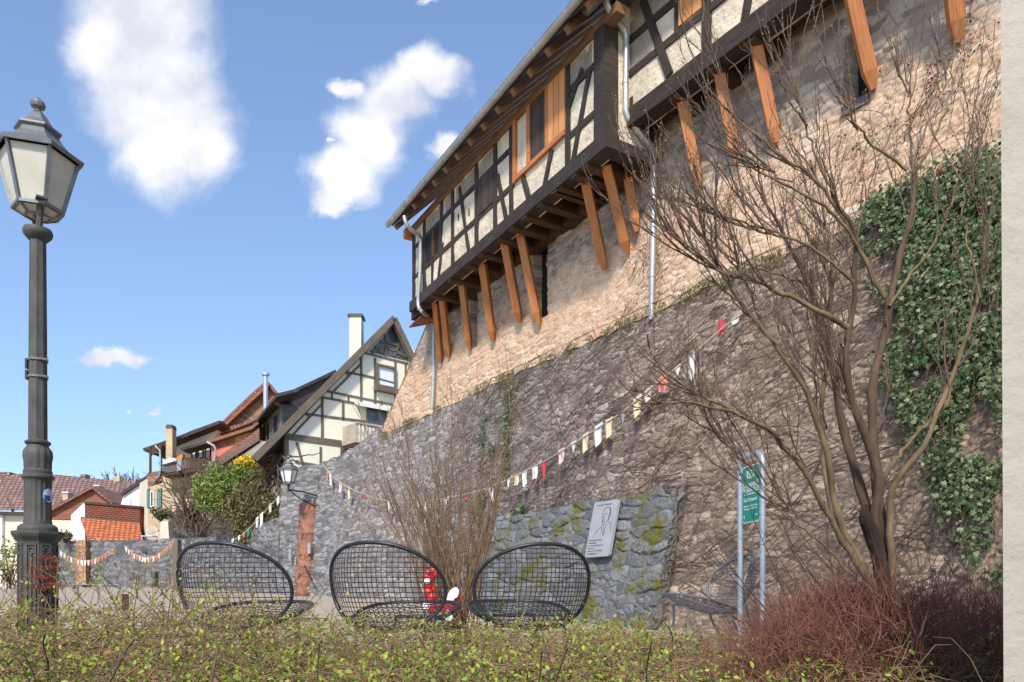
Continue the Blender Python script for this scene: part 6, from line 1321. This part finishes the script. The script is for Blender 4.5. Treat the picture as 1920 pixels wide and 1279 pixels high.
def bush(label, name, cx_, cy_, Y, rx, ry, n, m, kind='oval', sz=(.03,.06), cat='bush', dy=.5, stems=M['twig'], dens=2.0, elong=None, nst=24, th_=-.12, base_py=None):
    t = thing(name, label, cat, tuple(at(cx_,1108,Y)[:2])+(ground_z(Y),)); W_, H_ = rx/F*Y, ry/F*Y; c = at(cx_, cy_, Y)
    q = RNG.normal(size=(n*3,3)); q /= np.linalg.norm(q,axis=1,keepdims=True); rr = RNG.random(n*3)**.4; q *= rr[:,None]; edge = 1+1.0*fbm(q[:,0]*2.3+5+cx_, q[:,2]*2.3+5, 91)+.5*fbm(q[:,0]*6+5, q[:,2]*6+cx_, 94); q *= edge[:,None]
    k = (fbm(q[:,0]*dens+20+cx_*.1, q[:,2]*dens+20, 92)+.6*fbm(q[:,1]*dens*1.7+9, q[:,2]*dens*1.7, 93)) > th_; q = q[k][:n]; N = len(q)
    pos = c+q*np.array([W_, dy, H_]); V, Fq, r = leaves_np(pos, rdir(N)+np.array([0,0,.3]), rdir(N)+np.array([0,-.4,.6]), RNG.uniform(*sz,N), kind); np_mesh('foliage', V, Fq, m, t, rnd=r)
    bz_ = at(cx_, base_py or (cy_+ry*1.1), Y); st = []
    for i in range(nst): e = c+RNG.normal(size=3)*np.array([W_*.5, dy*.4, H_*.45]); st.append(tubes_np(smoothline([bz_+RNG.normal(size=3)*.05, (bz_+e)/2+RNG.normal(size=3)*.1*W_, e], 8)[None], np.linspace(.02,.006,8)[None]*(Y/25), 4))
    V, Fq = merge(st); np_mesh('stems', V, Fq, stems, t); return t
bush('bright green arching bush above the garden wall left of the wall lantern', 'bush', 415, 925, 29.5, 46, 48, 5200, M['leaf_bamboo'], 'long', (.10,.24), dens=2.4, th_=-.2)
bush('olive brown bushy growth spilling down beside the wall lantern', 'bush', 474, 955, 29.0, 54, 62, 9500, M['leaf_olive'], 'long', (.10,.22), dens=2.4, th_=-.3)
bush('yellow-green leafy bush just under the tiled lean-to roof', 'bush', 455, 895, 29.8, 42, 28, 3200, M['leaf_bamboo'], 'long', (.09,.2))
bush('yellow flowering forsythia below the lean-to roof', 'bush', 475, 868, 30, 36, 16, 1600, M['flower'], 'oval', (.06,.13), nst=40)
bush('small conifer in a pot on the terrace by the teal shutters', 'bush', 302, 964, 36.5, 17, 10, 700, M['leaf_ivy'], 'long', (.10,.25))
bush('small shrub with pale green leaves left of the lamp post', 'shrub', 18, 1050, 12, 26, 42, 500, M['leaf_bamboo'], 'oval', (.035,.07), nst=30)
bush('mossy clump on the garden wall next to the white shed', 'bush', 122, 1006, 35, 11, 9, 400, M['leaf_olive'], 'oval', (.08,.16))
# tangled creeper on the old house fronts
TC = thing('creeper', 'thick bare creeper tangled over the house fronts under the tiled lean-to', 'climbing plant', tuple(at(370,1000,35.5)))
def ct(n_, x0, x1, y0, y1, L_, r_, Y, up, curl=.16):
    P0 = np.stack([at(a, b, Y) for a, b in zip(RNG.uniform(x0,x1,n_), RNG.uniform(y0,y1,n_))]); P0[:,1] += RNG.uniform(-.35,.1,n_)
    d = rdir(n_)*np.array([1,.15,1])*.6; d[:,2] += up; P_ = wander(P0, d, RNG.uniform(.4,1,n_)*L_, 12, curl); P_[:,:,1] = np.minimum(P_[:,:,1], Y+.1); return tubes_np(P_, taper(n_,12,RNG.uniform(.5,1.2,n_)*r_, np.full(n_,r_*.3)), 4)
V, Fq = merge([ct(300,335,480,900,1000,1.6,.022,36.2,.1), ct(110,320,390,905,1000,1.8,.03,36.8,.2), ct(240,370,520,850,900,1.8,.018,36.0,-1.2,.08), ct(60,500,545,850,900,2.0,.04,29.5,-.6), ct(26,350,385,950,1005,2.6,.06,34.6,.8,.12)]); np_mesh('stems', V, Fq, M['twig'], TC)
ST = thing('tree', 'tiny bare tree on the skyline behind the long tiled roof', 'tree', tuple(at(240,930,90)))
N = 60; b = at(240,935,90); P0 = b+RNG.normal(size=(N,3))*np.array([1.4,.3,.2]); Pt = wander(P0, rdir(N)*.5+np.array([0,0,1.1]), RNG.uniform(1.5,3.6,N), 8, .1); Pu, Pur = grow(list(Pt), 2, .4, 1.2, .6, .3, 5, .1, .04, .02); V, Fq = merge([tubes_np(Pt, taper(N,8,np.full(N,.06),np.full(N,.025)),4), tubes_np(Pu,Pur,3)]); np_mesh('branches', V, Fq, M['twig'], ST)
# small things on the terrace
o = blob(M['cream_far'], 'barrel', None, [(300,1010),(301,978),(315,978),(317,1010)], (0,.5,0), Y=35.6); tag(o, 'pale yellow barrel below the small conifer on the terrace', 'barrel')
tch = thing('garden_chair', 'white garden chair with scrolled back on the terrace', 'chair', tuple(at(285,1008,35.6))); mb = MB()
c = at(285,1008,35.6)
for i in range(7): mb.tube([c+np.array([-.25+i*.08,0,.05]), c+np.array([-.25+i*.08,0,.42+.06*math.sin(i*.5)])], .012, 4)
mb.tube([c+np.array([.27*math.cos(t),0,.1+.42*math.sin(t)]) for t in np.linspace(0,math.pi,12)], .018, 5); mb.build('back', M['white_plastic'], tch)
mb = MB(); mb.box((c[0]-.27,c[1]-.5,c[2]+.02),(c[0]+.27,c[1],c[2]+.06)); mb.build('seat', M['white_plastic'], tch)
for sx in (-.24,.24):
    for dy_ in (-.47,-.03): mb = MB(); mb.tube([c+np.array([sx,dy_,.02]), c+np.array([sx,dy_,-.4])], .014, 4); mb.build('leg', M['white_plastic'], tch)
